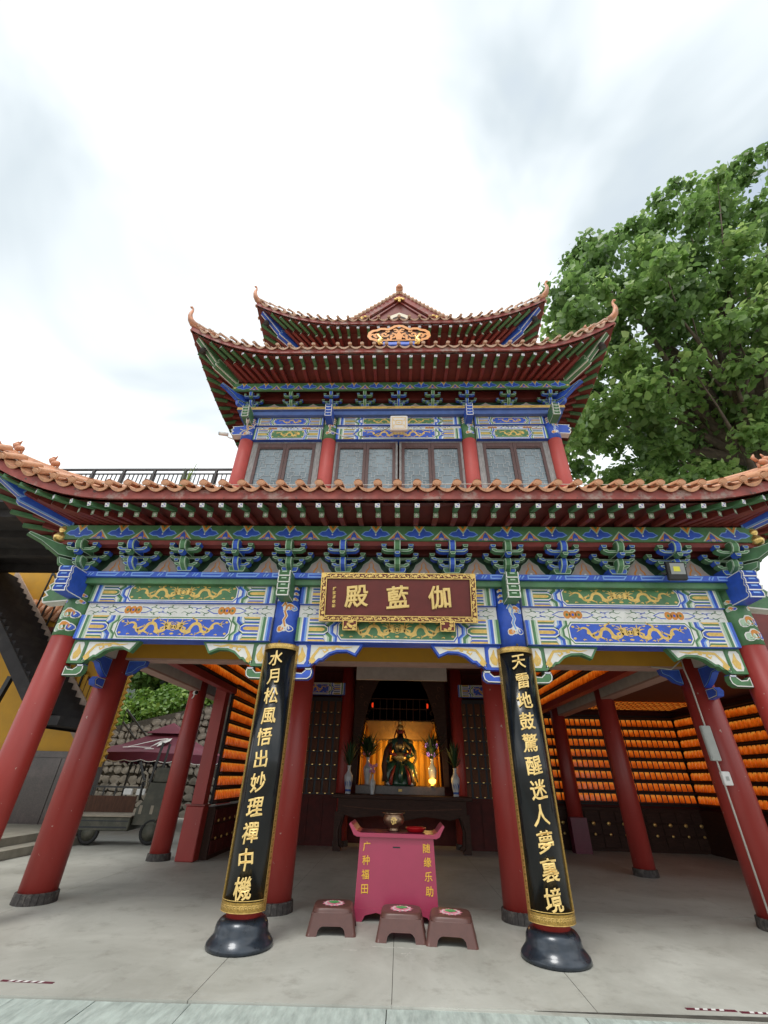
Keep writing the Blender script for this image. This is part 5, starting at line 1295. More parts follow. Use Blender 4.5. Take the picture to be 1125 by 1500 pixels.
# stools
def stool(loc, rz, label, sc=1.0):
    t = thing('plastic_stool', label, 'stool', loc, rz, 'brown plastic stools in front of the offering box')
    b = MB(); n = 32
    def ring(w, d, z, e=4.5):
        o = []
        for i in range(n):
            a = 2 * PI * i / n; c, s = math.cos(a), math.sin(a); o.append((w * math.copysign(abs(c) ** (2 / e), c), 1.15 * d * math.copysign(abs(s) ** (2 / e), s), .8 * z))
        return o
    prof = [(.185, .150, .262, 4), (.198, .160, .258, 4), (.206, .168, .246, 4.5), (.208, .170, .225, 5), (.213, .175, .212, 5)]
    vs = [(0, 0, .8 * .258)]; vs += ring(.10, .08, .259, 3)
    for p in prof: vs += ring(*p)
    fs = [(0, 1 + i, 1 + (i + 1) % n) for i in range(n)]
    for j in range(len(prof)):
        for i in range(n): fs.append((1 + j * n + i, 1 + j * n + n + i, 1 + j * n + n + (i + 1) % n, 1 + j * n + (i + 1) % n))
    b.add(vs, fs, 'stool_brown', True); b.build('seat', t)
    # sloping skirt: four arched panels joined by rounded corner legs
    wz = lambda z: .213 + .040 * (1 - z / .212); dz_ = lambda z: 1.15 * (.175 + .035 * (1 - z / .212))
    Z = (0, .05, .10, .15, .212)
    for sx in (-1, 1):
        for sy in (-1, 1):
            lg = MB(); vs = []
            for z in Z:
                w_, d_ = wz(z), dz_(z)
                for rr_ in (.034, .018):
                    for i in range(7):
                        a = PI / 2 * i / 6; vs.append((sx * (w_ - .034 + rr_ * math.sin(a)), sy * (d_ - .034 + rr_ * math.cos(a)), .8 * z))
            fs = []
            for j in range(4):
                for i in range(6): o = j * 14 + i; fs += [(o, o + 1, o + 15, o + 14), (o + 7, o + 21, o + 22, o + 8)]
            lg.add(vs, fs + [tuple(range(7)) + tuple(range(13, 6, -1))], 'stool_brown', True); lg.build('leg', t)
    half = [(-1, .212), (-1, 0), (-.66, 0), (-.64, .055), (-.56, .08), (-.44, .092), (.44, .092), (.56, .08), (.64, .055), (.66, 0), (1, 0), (1, .212)]
    for q in range(4):
        ap = MB()
        def G(a, z, h, q=q):
            if q % 2 == 0: return (a * (wz(z) - .0335), (1 - q) * (dz_(z) - h), .8 * z)
            return ((2 - q) * (wz(z) - h), a * (dz_(z) - .0335), .8 * z)
        for pa in ([(-1, .212), (-1, 0), (-.66, 0), (-.64, .055), (-.56, .08), (-.44, .092), (-.44, .212)], [(-.44, .212), (-.44, .092), (.44, .092), (.44, .212)], [(.44, .212), (.44, .092), (.56, .08), (.64, .055), (.66, 0), (1, 0), (1, .212)]): ap.extr(pa, G, 0, .016, 'stool_brown')
        ap.build('apron', t)
    lo = MB(); F = lambda a, bb, h: (a * 1.3, bb * 2.0, .2085 + h)
    for k2, (r1_, c) in enumerate(((.085, 'lotus_pink'), (.072, 'lotus_white'), (.055, 'lotus_pink'))):
        for i in range(11):
            a = 2 * PI * i / 11 + k2 * .3; cx, cy = math.cos(a), math.sin(a)
            lo.poly([(cx * r1_ * .3, cy * r1_ * .2), (cx * r1_ * .8 - cy * .018, cy * r1_ * .55 + cx * .018), (cx * r1_ * 1.15, cy * r1_ * .8), (cx * r1_ * .8 + cy * .018, cy * r1_ * .55 - cx * .018)], F, .001 + k2 * .001 + (i % 2) * .0004, c)
    lo.poly(blob(0, .018, .045, .026, 14), F, .0045, 'lotus_green'); lo.build('lotus_print', t)
    t.scale = (sc, sc, sc)
    return t
S = 1.13
stool((-.755, .68, 0), R(4), 'brown plastic stool with lotus print, set apart on the left', S)
stool((.065, .55, 0), R(-1), 'middle brown plastic stool with lotus print, below the box', S)
stool((.635, .48, 0), R(-5), 'brown plastic stool with lotus print, rightmost of the three', S)
# marking tapes on the floor
def tape(x0, x1, y, label):
    b = MB(); z = .003
    b.box(x0, x1, y - .017, y + .017, .0005, z, 'tape_red')
    n = int((x1 - x0) / .065)
    for i in range(1, n - 1): b.poly([(x0 + i * .065, y - .017), (x0 + i * .065 + .035, y - .017), (x0 + i * .065 + .05, y + .017), (x0 + i * .065 + .015, y + .017)], lambda a, c, h: (a, c, z + .001), 0, 'white_plastic')
    tagit(b.build('floor_tape'), label, 'tape')
tape(-3.36, -2.9, -1.075, 'red and white striped tape strip on the floor at lower left')
tape(2.38, 2.78, -1.01, 'red and white striped tape strip on the floor at lower right')
tape(2.80, 3.3, -1.03, 'worn striped tape strip at the far lower right edge')

# ================================================================= ALTAR
al = thing('altar_table', 'long dark carved wooden altar table behind the offering box', 'table', (.1, 7.15, 0))
b = MB(); b.bbox(-1.78, 1.78, -.42, .45, 1.06, 1.15, 'dark_wood', .012); b.build('tabletop', al)
b = MB(); ap = [(-1.62, 1.06), (-1.62, .78), (-1.45, .72), (-1.2, .66), (-.6, .72), (0, .62), (.6, .72), (1.2, .66), (1.45, .72), (1.62, .78), (1.62, 1.06)]
b.extr(ap, FX(0, -.38), -.03, 0, 'dark_wood'); b.stroke([(-1.5, .9), (-.8, .86), (0, .84), (.8, .86), (1.5, .9)], .02, FX(0, -.38), .002, 'wood_brown'); b.build('apron', al)
for sx in (-1, 1):
    for y in (-.33, .33):
        b = MB(); pr = [(0, 0), (.19, 0), (.2, .06), (.13, .1), (.11, .4), (.17, .62), (.28, .78), (0, .78)]
        b.extr([(a, c) for a, c in pr], lambda a, c, h, sx=sx: (sx * (1.68 - a), y + h, c), -.07, .07, 'dark_wood'); b.build('leg', al)
sh = thing('altar_shrine', 'dark carved wooden shrine niche with gold cloth on the altar', 'shrine', (.08, 7.5, 1.15))
b = MB(); b.bbox(-1.22, 1.16, -.28, .28, 0, .2, 'granite_brown', .01); b.build('plinth', sh)
for s in (-1, 1):
    b = MB(); pr = [(.84, .2), (1.22, .2), (1.22, 2.95), (.55, 2.95), (.70, 2.6), (.84, 2.3), (.90, 1.9), (.96, 1.5), (.90, .9)]
    pr = [(1.20, .2), (1.34, .2), (1.34, 2.95), (.60, 2.95), (.80, 2.55), (.93, 2.2), (1.04, 1.75), (1.10, 1.35), (1.18, .9)]
    b.extr([(s * a - .03, z) for a, z in pr], FX(0, 0), 0, .06, 'dark_wood')
    for j in range(9): b.stroke([(s * (1.05 + .12 * math.sin(j)) - .03 + .05 * math.cos(a), .9 + j * .22 + .06 * math.sin(a)) for a in np.linspace(0, 5, 7)], .02, FX(0, 0), .063, 'wood_brown')
    b.build('side_carving', sh)
b = MB(); b.extr([(-1.37, 2.951), (1.31, 2.951), (1.31, 2.70 + .55), (-1.37, 3.25)], FX(0, 0), 0, .06, 'dark_wood'); b.build('top_carving', sh)
b = MB(); n = 40; vs = []
for i in range(n + 1):
    x = -1.15 + 2.24 * i / n
    for z in (.2, 1.75): vs.append((x, .75 + .03 * math.sin(i * 1.9), z))
b.add(vs, [(2 * i, 2 * i + 2, 2 * i + 3, 2 * i + 1) for i in range(n)], 'cloth_gold', True)
for s in (-1, 1):
    vs = []
    for i in range(13):
        for z, q in ((.2, 0), (1.1, -.02), (1.75, -.14)): vs.append((-.03 + s * (1.15 + q + .02 * math.sin(i * 2)), .74 - i * .055, z))
    b.add(vs, [(3 * i + j, 3 * i + 3 + j, 3 * i + 4 + j, 3 * i + 1 + j) for i in range(12) for j in range(2)], 'cloth_gold', True)
b.build('gold_curtain', sh)
b = MB(); vs = [(-.88, .6, 1.35), (.82, .6, 1.35), (1.0, .25, 1.80), (-1.05, .25, 1.80)]; b.add(vs + [(x, y + .02, z + .01) for x, y, z in vs], [(0, 1, 2, 3), (7, 6, 5, 4), (0, 4, 5, 1)], 'cloth_brown')
for i in range(18): b.poly(blob(-.83 + i * .096, 1.345, .05, .05, 8), FX(0, .6), .004, 'cloth_brown')
b.build('cloth_valance', sh)
b = MB(); b.box(-1.2, 1.15, .8, .85, .2, 3.2, 'panel_red'); b.build('back_panel', sh)
b = MB()
for i in range(9): b.box(-.83 + i * .2 - .008, -.83 + i * .2 + .008, .3, .32, 1.83, 2.42, 'wood_brown')
for z in (1.83, 2.14, 2.42): b.box(-.93, .87, .298, .322, z - .01, z + .01, 'wood_brown')
b.build('grille', sh)
for x in (-.86, .80):
    b = MB(); b.lathe([(.02, 0), (.035, .03), (.035, .1), (.02, .13)], (x, .36, 2.18), 'glow_red', 8); b.build('red_lantern', sh)
pl_ = bpy.data.lights.new('altar_lamp', 'POINT'); pl_.energy = 16; pl_.color = (1, .60, .20); pl_.shadow_soft_size = .06
po = bpy.data.objects.new('altar_lamp', pl_); COL.objects.link(po); po.location = (.1, 7.9, 2.0)
pl2 = bpy.data.lights.new('shrine_fill_light', 'POINT'); pl2.energy = 6; pl2.color = (1, .62, .2); pl2.shadow_soft_size = .05
po2 = bpy.data.objects.new('shrine_fill_light', pl2); COL.objects.link(po2); po2.location = (.72, 6.86, 1.80)  # unseen fill light, added in front of and above the lotus lamp
# unseen strip lamp, added behind the statue to carry the shrine glow
b = MB(); b.tube([(-.12, 7.9, 1.9), (.3, 7.9, 1.9)], .015, 'glow_yellow', 8); tagit(b.build('added_strip_lamp'), 'added warm strip lamp, unseen behind the statue, lighting the gold cloth', 'lamp')
# ---- statue
st = thing('deity_statue', 'seated robed deity statue with red face, long beard and green and gold robe', 'statue', (.06, 7.5, 1.352)); st.scale = (.86, .9, .90)
def skin_mesh(verts, edges, radii, m, name, sub=2):
    me = bpy.data.meshes.new(name); me.from_pydata(verts, edges, []); o = bpy.data.objects.new(name, me); COL.objects.link(o)
    md = o.modifiers.new('s', 'SKIN'); 
    for i, v in enumerate(me.skin_vertices[0].data): v.radius = radii[i] if isinstance(radii[i], tuple) else (radii[i],) * 2; v.use_root = (i == 0)
    sb = o.modifiers.new('b', 'SUBSURF'); sb.levels = sub; sb.render_levels = sub
    dg = bpy.context.evaluated_depsgraph_get(); m2 = bpy.data.meshes.new_from_object(o.evaluated_get(dg)); m2.materials.clear(); m2.materials.append(MATS[m])
    bpy.data.objects.remove(o)
    for p in m2.polygons: p.use_smooth = True
    return m2
V = [(0, .05, .55), (0, .04, .85), (0, .02, 1.10), (0, 0, 1.25), (0, -.02, 1.42), (0, -.03, 1.52),
     (.25, 0, 1.12), (.42, -.08, .88), (.28, -.28, .78), (.16, -.33, .78),
     (-.25, 0, 1.12), (-.44, -.10, .86), (-.42, -.3, .62), (-.36, -.36, .56),
     (.20, -.1, .50), (.34, -.34, .48), (.36, -.34, .2), (.37, -.40, .05),
     (-.20, -.1, .50), (-.34, -.34, .48), (-.38, -.34, .2), (-.42, -.40, .05)]
Ed = [(0, 1), (1, 2), (2, 3), (3, 4), (4, 5), (2, 6), (6, 7), (7, 8), (8, 9), (2, 10), (10, 11), (11, 12), (12, 13), (0, 14), (14, 15), (15, 16), (16, 17), (0, 18), (18, 19), (19, 20), (20, 21)]
Ra = [.26, .24, .21, .08, .11, .10, .15, .13, .10, .06, .15, .13, .10, .06, .2, .17, .13, .09, .2, .17, .13, .09]
link('body', skin_mesh(V, Ed, Ra, 'robe_green', 'body'), st)
b = MB(); b.ball((0, -.04, 1.43), .115, 'face_red', 12, (.9, 1, 1.15)); b.ball((0, -.155, 1.42), .02, 'face_red', 6, (1, 1, 1.5))
for s in (-1, 1): b.ball((s * .045, -.14, 1.46), .014, 'hair_black', 5, (1.6, .6, .7)); b.ball((s * .105, -.03, 1.43), .03, 'face_red', 5, (.5, 1, 1.5)); b.stroke([(s * .02, 1.48), (s * .075, 1.505)], .012, FX(0, -.15), .0, 'hair_black')
b.build('head', st)
b = MB()
for i, (x, ln) in enumerate(((-.06, .42), (-.03, .52), (0, .56), (.03, .52), (.06, .42))): b.tube([(x * .7, -.14, 1.37), (x, -.20, 1.2), (x * 1.2, -.24, 1.37 - ln)], [.03, .035, .008], 'hair_black', 6)
b.build('beard', st)
b = MB(); b.lathe([(.118, 0), (.125, .04), (.11, .1), (.07, .15)], (0, -.03, 1.49), 'robe_gold', 18); b.lathe([(.06, 0), (.085, .05), (.07, .11), (.02, .15)], (0, -.03, 1.62), 'robe_gold', 14); b.lathe([(.001, 0), (.055, 0), (.055, .02), (.001, .02)], (0, -.10, 1.70), 'gold_leaf', 14, axis='y')
for s in (-1, 1): b.tube([(s * .11, 0, 1.55), (s * .17, 0, 1.62), (s * .16, 0, 1.72)], [.02, .018, .006], 'gold_leaf', 6); b.tube([(s * .12, -.03, 1.50), (s * .19, -.08, 1.3), (s * .22, -.13, 1.1)], [.022, .022, .015], 'face_red', 6)
b.build('crown', st)
b = MB()   # gilt armour and sashes
for s in (-1, 1):
    b.ball((s * .30, -.02, 1.14), .13, 'robe_gold', 8, (1, .9, .8)); b.tube([(s * .34, -.10, 1.05), (s * .47, -.12, .9), (s * .50, -.16, .7), (s * .42, -.2, .55), (s * .5, -.25, .35), (s * .55, -.3, .1)], [.05, .06, .05, .05, .05, .03], 'robe_gold', 8)
b.ball((0, -.10, 1.02), .20, 'robe_gold', 10, (1.05, .75, .9)); b.ball((0, -.27, .74), .14, 'robe_gold', 8, (1.6, .6, .9)); b.tube([(-.30, -.12, 1.1), (-.44, -.25, .85), (-.50, -.32, .5), (-.44, -.42, .12)], [.07, .09, .10, .08], 'wood_brown', 8); b.tube([(.12, -.2, 1.15), (.3, -.25, .98), (.42, -.25, .8)], [.03, .04, .03], 'gold_leaf', 6); b.tube([(.22, -.4, .5), (.38, -.5, .3), (.42, -.52, .05)], [.03, .05, .06], 'robe_gold', 6); b.ball((0, -.30, .62), .05, 'gold_leaf', 6); b.tube([(-.24, -.22, .76), (0, -.28, .72), (.24, -.22, .76)], .04, 'robe_gold', 8)
b.tube([(0, -.32, .6), (.01, -.40, .35), (0, -.44, .05)], [.06, .09, .12], 'robe_green', 8)
for s in (-1, 1): b.tube([(s * .16, -.36, .50), (s * .26, -.50, .28), (s * .30, -.54, .03)], [.03, .05, .06], 'face_red', 7); b.tube([(s * .33, -.20, 1.0), (s * .30, -.30, .82), (s * .12, -.34, .78)], [.06, .05, .04], 'face_red', 7)
for x in (-.09, .0, .09): b.tube([(x, -.36, .42), (x * 1.4, -.46, .03)], [.012, .02], 'gold_leaf', 6)
b.build('armour', st)
b = MB(); b.lathe([(.50, 0), (.52, .06), (.46, .2), (.40, .42), (.34, .55)], (0, -.02, 0), 'robe_green', 24); b.build('robe_skirt', st)
for s in (-1, 1):
    b = MB(); b.ball((s * .36, -.46, .05), .085, 'white_plastic' if False else 'porcelain', 8, (.9, 1.4, .6)); b.build('boot', st)
# vases
def vase(loc, label, k, blue=True, leaves=True, flowers=None, spread=1.0):
    t = thing('porcelain_vase', label, 'vase', loc, 0); t.scale = (k * .80, k * .80, k)
    b = MB(); b.lathe([(.075, 0), (.085, .01), (.075, .05), (.10, .16), (.125, .30), (.12, .36), (.07, .42), (.045, .46), (.045, .53), (.065, .56), (.055, .56), (.035, .53)], (0, 0, 0), 'porcelain', 24); b.build('body', t)
    if blue:
        b = MB(); b.lathe([(.079, .045), (.0815, .07), (.086, .09)], (0, 0, .0), 'porcelain_blue', 20); F = FCyl(0, 0, .126)
        for a in range(7):
            u = -.15 + a * .05; b.stroke([(u, .14), (u + .02 * math.sin(a * 2), .2), (u - .015, .27), (u + .01, .33)], [.008, .02, .015, .006], F, -.012 + (.0 if a % 2 else .004), 'porcelain_blue')
        b.build('blue_painting', t)
    if leaves:
        b = MB(); r_ = random.Random(len(label))
        for i in range(int(90 * spread)):
            a = r_.uniform(0, 2 * PI); q = spread * r_.uniform(.05, .30); h = r_.uniform(.75, 1.15)
            p0 = Vector((0, 0, .55)); p1 = Vector((q * math.cos(a) * .7, q * math.sin(a) * .7, h * .85)); p2 = Vector((q * math.cos(a) * 1.3, q * math.sin(a) * 1.3, h + r_.uniform(-.1, .05)))
            sd_ = Vector((-math.sin(a), math.cos(a), 0)) * (.016 + .010 * (spread > 1))
            b.add([p0 - sd_ * .2, p0 + sd_ * .2, p1 + sd_, p1 - sd_, p2], [(0, 1, 2, 3), (3, 2, 4)], 'leaf_dark')
        b.build('foliage', t)
    if flowers:
        b = MB(); r_ = random.Random(5)
        for i in range(8):
            c = Vector((r_.uniform(-.16, .16), r_.uniform(-.1, 0), r_.uniform(.62, .85))); b.tube([(0, 0, .5), c * .9, c], .006, 'leaf_dark', 4)
            for j in range(5): a = 2 * PI * j / 5; b.ball(c + Vector((.035 * math.cos(a), -.01, .035 * math.sin(a))), .025, flowers, 5, (1, .5, 1))
        b.build('flowers', t)
vase((-1.30, 6.9, 1.152), 'blue and white vase with dark foliage on the left end of the altar', 1.12)
vase((1.50, 6.9, 1.152), 'blue and white vase with dark foliage on the right end of the altar', 1.12)
vase((-.66, 6.85, 1.152), 'small plain white vase with pinkish flowers left of the statue', .78, False, False, 'flower_pink')
vase((-.84, 7.46, 1.352), 'vase of tall dark leaves inside the shrine left of the statue', 1.15, False, True, 'lotus_pink', 1.7)
vase((.94, 7.38, 1.352), 'vase of tall dark leaves inside the shrine right of the statue', 1.15, False, True, 'glow_purple', 1.5)
t = thing('lotus_lamp', 'glowing yellow lotus lamp at the right of the statue', 'lamp', (.92, 7.20, 1.352)); b = MB(); b.lathe([(.05, 0), (.06, .02), (.02, .05)], (0, 0, 0), 'gold_leaf', 12); b.build('stand', t)
b = MB(); b.lathe([(.03, .05), (.09, .09), (.095, .15), (.06, .17)], (0, 0, 0), 'glow_yellow', 14); b.build('lamp_shade', t)
b = MB(); b.bbox(-.05, .05, -.01, .0, 0, .06, 'gold_paint', .004); tagit(b.build('small_gilt_tag', None, (.06, 7.212, 1.22)), 'small gilt tag on the dark plinth front below the statue', 'tag')

# ================================================================= LEFT SIDE
yb_ = thing('yellow_building', 'yellow side building with polished granite plinth, dark terrace slab and open stair', 'building')
b = MB(); b.box(-24, -8.42, 7.25, 7.55, 1.95, 9.5, 'yellow_wall'); b.build('wall', yb_)
b = MB(); b.box(-24, -8.40, 7.2, 7.6, 0, 1.80, 'granite_brown'); b.build('plinth_core', yb_)
for i in range(10):
    b = MB(); b.box(-18.2 + i * .98, -17.24 + i * .98, 7.17, 7.195, .02, 1.78, 'granite_brown'); b.build('granite_panel', yb_)
b = MB(); b.box(-24, -8.38, 7.12, 7.6, 1.801, 1.949, 'granite_brown'); b.build('coping', yb_)
b = MB(); b.box(-8.415, -8.27, 7.2, 7.3, 1.6, 7, 'yellow_wall')
for i in range(24): b.extr([(0, 1.7 + i * .16), (.09, 1.76 + i * .16), (0, 1.84 + i * .16)], lambda a, bb, h: (-8.27 + a, 7.25 + h, bb), -.04, .04, 'yellow_wall')
b.build('corner_post', yb_)
for i, (x, z) in enumerate(((-7.7, .15), (-8.1, .30))):
    b = MB(); b.box(-14, x, 1.5, 7.11, z - .15, z, 'step_stone'); b.build('stone_step', yb_)
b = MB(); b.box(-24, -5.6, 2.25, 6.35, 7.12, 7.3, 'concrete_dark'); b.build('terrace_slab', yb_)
for i in range(4):
    b = MB(); b.box(-22, -5.65, 2.6 + i * 1.1, 2.8 + i * 1.1, 6.9, 7.119, 'concrete_dark'); b.build('slab_rib', yb_)
# stair in front of the wall, coming down to the right
P0, P1 = Vector((-13.35, 0, 7.1)), Vector((-8.95, 0, 2.75)); d = P1 - P0
nS = 22
for i in range(nS):
    q = P0.lerp(P1, i / nS); q2 = P0.lerp(P1, (i + 1) / nS)
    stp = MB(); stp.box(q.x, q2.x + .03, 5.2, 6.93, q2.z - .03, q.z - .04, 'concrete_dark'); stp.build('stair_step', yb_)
for y0, y1 in ((6.95, 7.02), (5.12, 5.19)):
    b = MB(); lo_ = -.66 if y0 > 6 else -.36; vs = [(p.x, y, p.z + dz) for y in (y0, y1) for p, dz in ((P0, lo_), (P1, lo_), (P1, .27 if y0 > 6 else .06), (P0, .27 if y0 > 6 else .06))]
    b.add(vs, [(0, 1, 2, 3), (7, 6, 5, 4), (0, 4, 5, 1), (3, 2, 6, 7), (1, 5, 6, 2), (0, 3, 7, 4)], 'stair_edge' if y0 > 6 else 'concrete_dark'); b.build('stringer', yb_)
b = MB(); vs = [(p.x, y, p.z + dz) for y in (5.2, 6.94) for p, dz in ((P0, -.36), (P1, -.36), (P1, -.33), (P0, -.33))]; b.add(vs, [(0, 1, 2, 3), (7, 6, 5, 4), (0, 4, 5, 1), (3, 2, 6, 7)], 'concrete_dark'); b.build('stair_soffit', yb_)
b = MB(); b.bar((-10.9, 6, 3.7), (-11.1, 6, 2.0), .12, .12, 'black_metal'); b.build('stair_strut', yb_)
b = MB(); b.box(-9.1, -8.44, 5.2, 7.0, 2.45, 2.66, 'concrete_dark'); b.build('stair_landing', yb_)
b = MB()
for i in range(9):
    q = P0.lerp(P1, .30 + .07 * i); b2 = MB(); b2.bar((q.x, 6.98, q.z), (q.x, 6.98, q.z + 1.5), .04, .04, 'black_metal'); b2.build('baluster', yb_)
b.bar((P0.x + d.x * .25, 6.98, P0.z + d.z * .25 + 1.5), (P1.x, 6.98, P1.z + 1.5), .06, .06, 'black_metal'); b.build('handrail', yb_)
# saw-tooth yellow flank below the landing
b = MB()
for i in range(8):
    x0 = -9.75 + i * .17; z0 = 4.15 - i * .17
    b.box(x0, x0 + .14, 7.04, 7.11, z0 - .62, z0, 'yellow_wall'); b.box(x0 + .141, x0 + .169, 7.05, 7.11, z0 - .66, z0 - .06, 'wood_brown')
b.build('saw_tooth_flank', yb_)
# tile skirt on the wall
for i in range(17):
    b = MB(); x = -13.2 + i * .21; z = 6.55 - i * .045; b.tube([(x, 7.24, z), (x - .06, 6.86 + .2, z - .52)], .085, 'tile', 8); b.build('roof_tile', yb_)
b = MB(); b.box(-13.3, -9.8, 7.10, 7.24, 5.0, 5.25, 'blue_paint'); b.box(-13.3, -9.8, 7.08, 7.099, 5.08, 5.17, 'white_paint'); b.box(-13.3, -9.8, 7.12, 7.24, 4.75, 4.99, 'green_paint'); b.box(-13.3, -9.8, 7.06, 7.24, 5.251, 5.42, 'soffit_red'); b.build('painted_eave', yb_)
# terrace railing
def railing(label, x0, x1, y, z0, z1, n_post, nb, name='terrace_railing', dz=0, post_m='iron'):
    t = thing(name, label, 'railing', (0, 0, 0))
    def zz(x): return dz * (x - x0) / (x1 - x0)
    for z in (z1, z1 - .14, z0 + .08):
        b = MB(); b.bar((x0, y, z + zz(x0)), (x1, y, z + zz(x1)), .05 if z == z1 else .03, .05 if z == z1 else .03, post_m); b.build('rail', t)
    pm = MB(); pm.box(-.03, .03, -.03, .03, 0, z1 - z0 - .025, post_m); pm_ = pm.mesh('post')
    for i in range(n_post + 1): x = x0 + (x1 - x0) * i / n_post; link('post', pm_, t, (x, y, z0 + zz(x)))
    bm_ = MB(); bm_.box(-.01, .01, -.01, .01, 0, z1 - z0 - .235, post_m); bm = bm_.mesh('baluster')
    for i in range(nb):
        x = x0 + (x1 - x0) * (i + .5) / nb; link('baluster', bm, t, (x, y, z0 + .08 + zz(x)))
    return t
railing('dark metal railing along the terrace above the left eave', -9.6, -3.9, 2.35, 7.30, 8.20, 7, 49)
# weeds on the terrace
def weed(t, n, h, seed, m='grass_leaf', spread=.35):
    r_ = random.Random(seed); vs, fs, ti = [], [], []
    for i in range(n):
        a = r_.uniform(0, 2 * PI); q = r_.uniform(.1, 1) * spread; hh = h * r_.uniform(.5, 1.0); base = Vector((r_.uniform(-.03, .03), r_.uniform(-.03, .03), r_.uniform(0, .5) * hh * .6))
        tip = base + Vector((q * math.cos(a), q * math.sin(a) * .5, hh * .7)); mid = base.lerp(tip, .5) + Vector((0, 0, .04)); s_ = Vector((-math.sin(a), math.cos(a), 0)) * .012
        o = len(vs); vs += [base - s_ * .5, base + s_ * .5, mid + s_, mid - s_, tip]; fs += [(o, o + 1, o + 2, o + 3), (o + 3, o + 2, o + 4)]; ti += [r_.random()] * 5
    me = bpy.data.meshes.new('blades'); me.from_pydata(vs, [], fs); me.materials.append(MATS[m]); at = me.attributes.new('tint', 'FLOAT', 'POINT'); at.data.foreach_set('value', ti)
    return link('blades', me, t)
wt = thing('weed', 'thin pale weed sprouting behind the left eave before the railing', 'weed', (-4.95, 1.6, 6.6))
b = MB(); b.tube([(0, 0, -.6), (.02, 0, .4), (.0, 0, .9)], .008, 'leaf_dark', 5); b.tube([(0, 0, .3), (.12, 0, .9), (.22, 0, 1.25)], [.007, .005, .002], 'leaf_dark', 5); b.tube([(0, 0, .5), (-.1, 0, .95), (-.16, 0, 1.2)], [.007, .005, .002], 'leaf_dark', 5); b.build('stem', wt)
weed(wt, 34, 1.35, 4, spread=.3)
# annex-roof shrub on the right
bt = thing('roof_shrub', 'leafy shrub on the annex roof behind the right corner brackets', 'shrub', (7.3, 3.4, 4.75))
# ---- foliage generator
def leaves_mesh(centres, radii, counts, size, seed, name, mname, flat=.8, droop=.4, shell=.55):
    r_ = np.random.default_rng(seed); allv = []; ti = []
    for (c, rad, n) in zip(centres, radii, counts):
        d = r_.normal(size=(n, 3)); d /= np.linalg.norm(d, axis=1)[:, None]
        rr_ = rad * (shell + (1 - shell) * r_.random(n)) * (1 + .09 * r_.normal(size=n)) * np.where(r_.random(n) < .25, r_.random(n), 1)
        p = np.array(c) + d * rr_[:, None] * np.array([1, 1, flat])
        nrm = d * .7 + r_.normal(size=(n, 3)) * .65 + np.array([0, 0, .35]); nrm /= np.linalg.norm(nrm, axis=1)[:, None]
        t = np.cross(nrm, r_.normal(size=(n, 3))); t[:, 2] -= droop; t -= nrm * (t * nrm).sum(1)[:, None]; t /= np.linalg.norm(t, axis=1)[:, None]
        u = np.cross(nrm, t); s = size * (.65 + .7 * r_.random(n))[:, None]
        vv = [p - t * s * .5, p - t * s * .15 + u * s * .42 + nrm * s * .06, p + t * s * .3 + u * s * .25 + nrm * s * .03, p + t * s * .62, p + t * s * .3 - u * s * .25 + nrm * s * .03, p - t * s * .15 - u * s * .42 + nrm * s * .06]
        allv.append(np.stack(vv, 1).reshape(-1, 3))
        base = r_.random() * .45 - .05; tt = np.clip(base + .45 * r_.random(n) + .22 * d[:, 2], 0, 1); ti.append(np.repeat(tt, 6))
    v = np.concatenate(allv); ti = np.concatenate(ti); n = len(v) // 6
    me = bpy.data.meshes.new(name); me.vertices.add(len(v)); me.vertices.foreach_set('co', v.astype(np.float32).ravel())
    idx = np.arange(n)[:, None] * 6; quads = np.concatenate([idx + np.array([0, 1, 2, 3]), idx + np.array([0, 3, 4, 5])], 1).reshape(-1, 4)
    me.loops.add(quads.size); me.loops.foreach_set('vertex_index', quads.ravel().astype(np.int32))
    me.polygons.add(len(quads)); me.polygons.foreach_set('loop_start', (np.arange(len(quads)) * 4).astype(np.int32)); me.polygons.foreach_set('loop_total', np.full(len(quads), 4, np.int32))
    me.update(calc_edges=True); me.validate(); me.materials.append(MATS[mname])
    at = me.attributes.new('tint', 'FLOAT', 'POINT'); at.data.foreach_set('value', ti.astype(np.float32))
    return me
o = link('crown', leaves_mesh([(0, 0, .5), (.5, .1, .6), (-.5, 0, .4), (.1, 0, .9)], [.5, .45, .45, .4], [420] * 4, .11, 3, 'crown', 'tree_leaf'), bt); o['kind'] = 'stuff'
b = MB(); b.tube([(0, 0, 0), (.05, 0, .4), (.2, 0, .8)], [.04, .03, .01], 'bark', 6); b.tube([(0, 0, .1), (-.3, 0, .5)], [.03, .01], 'bark', 6); b.build('stem', bt)
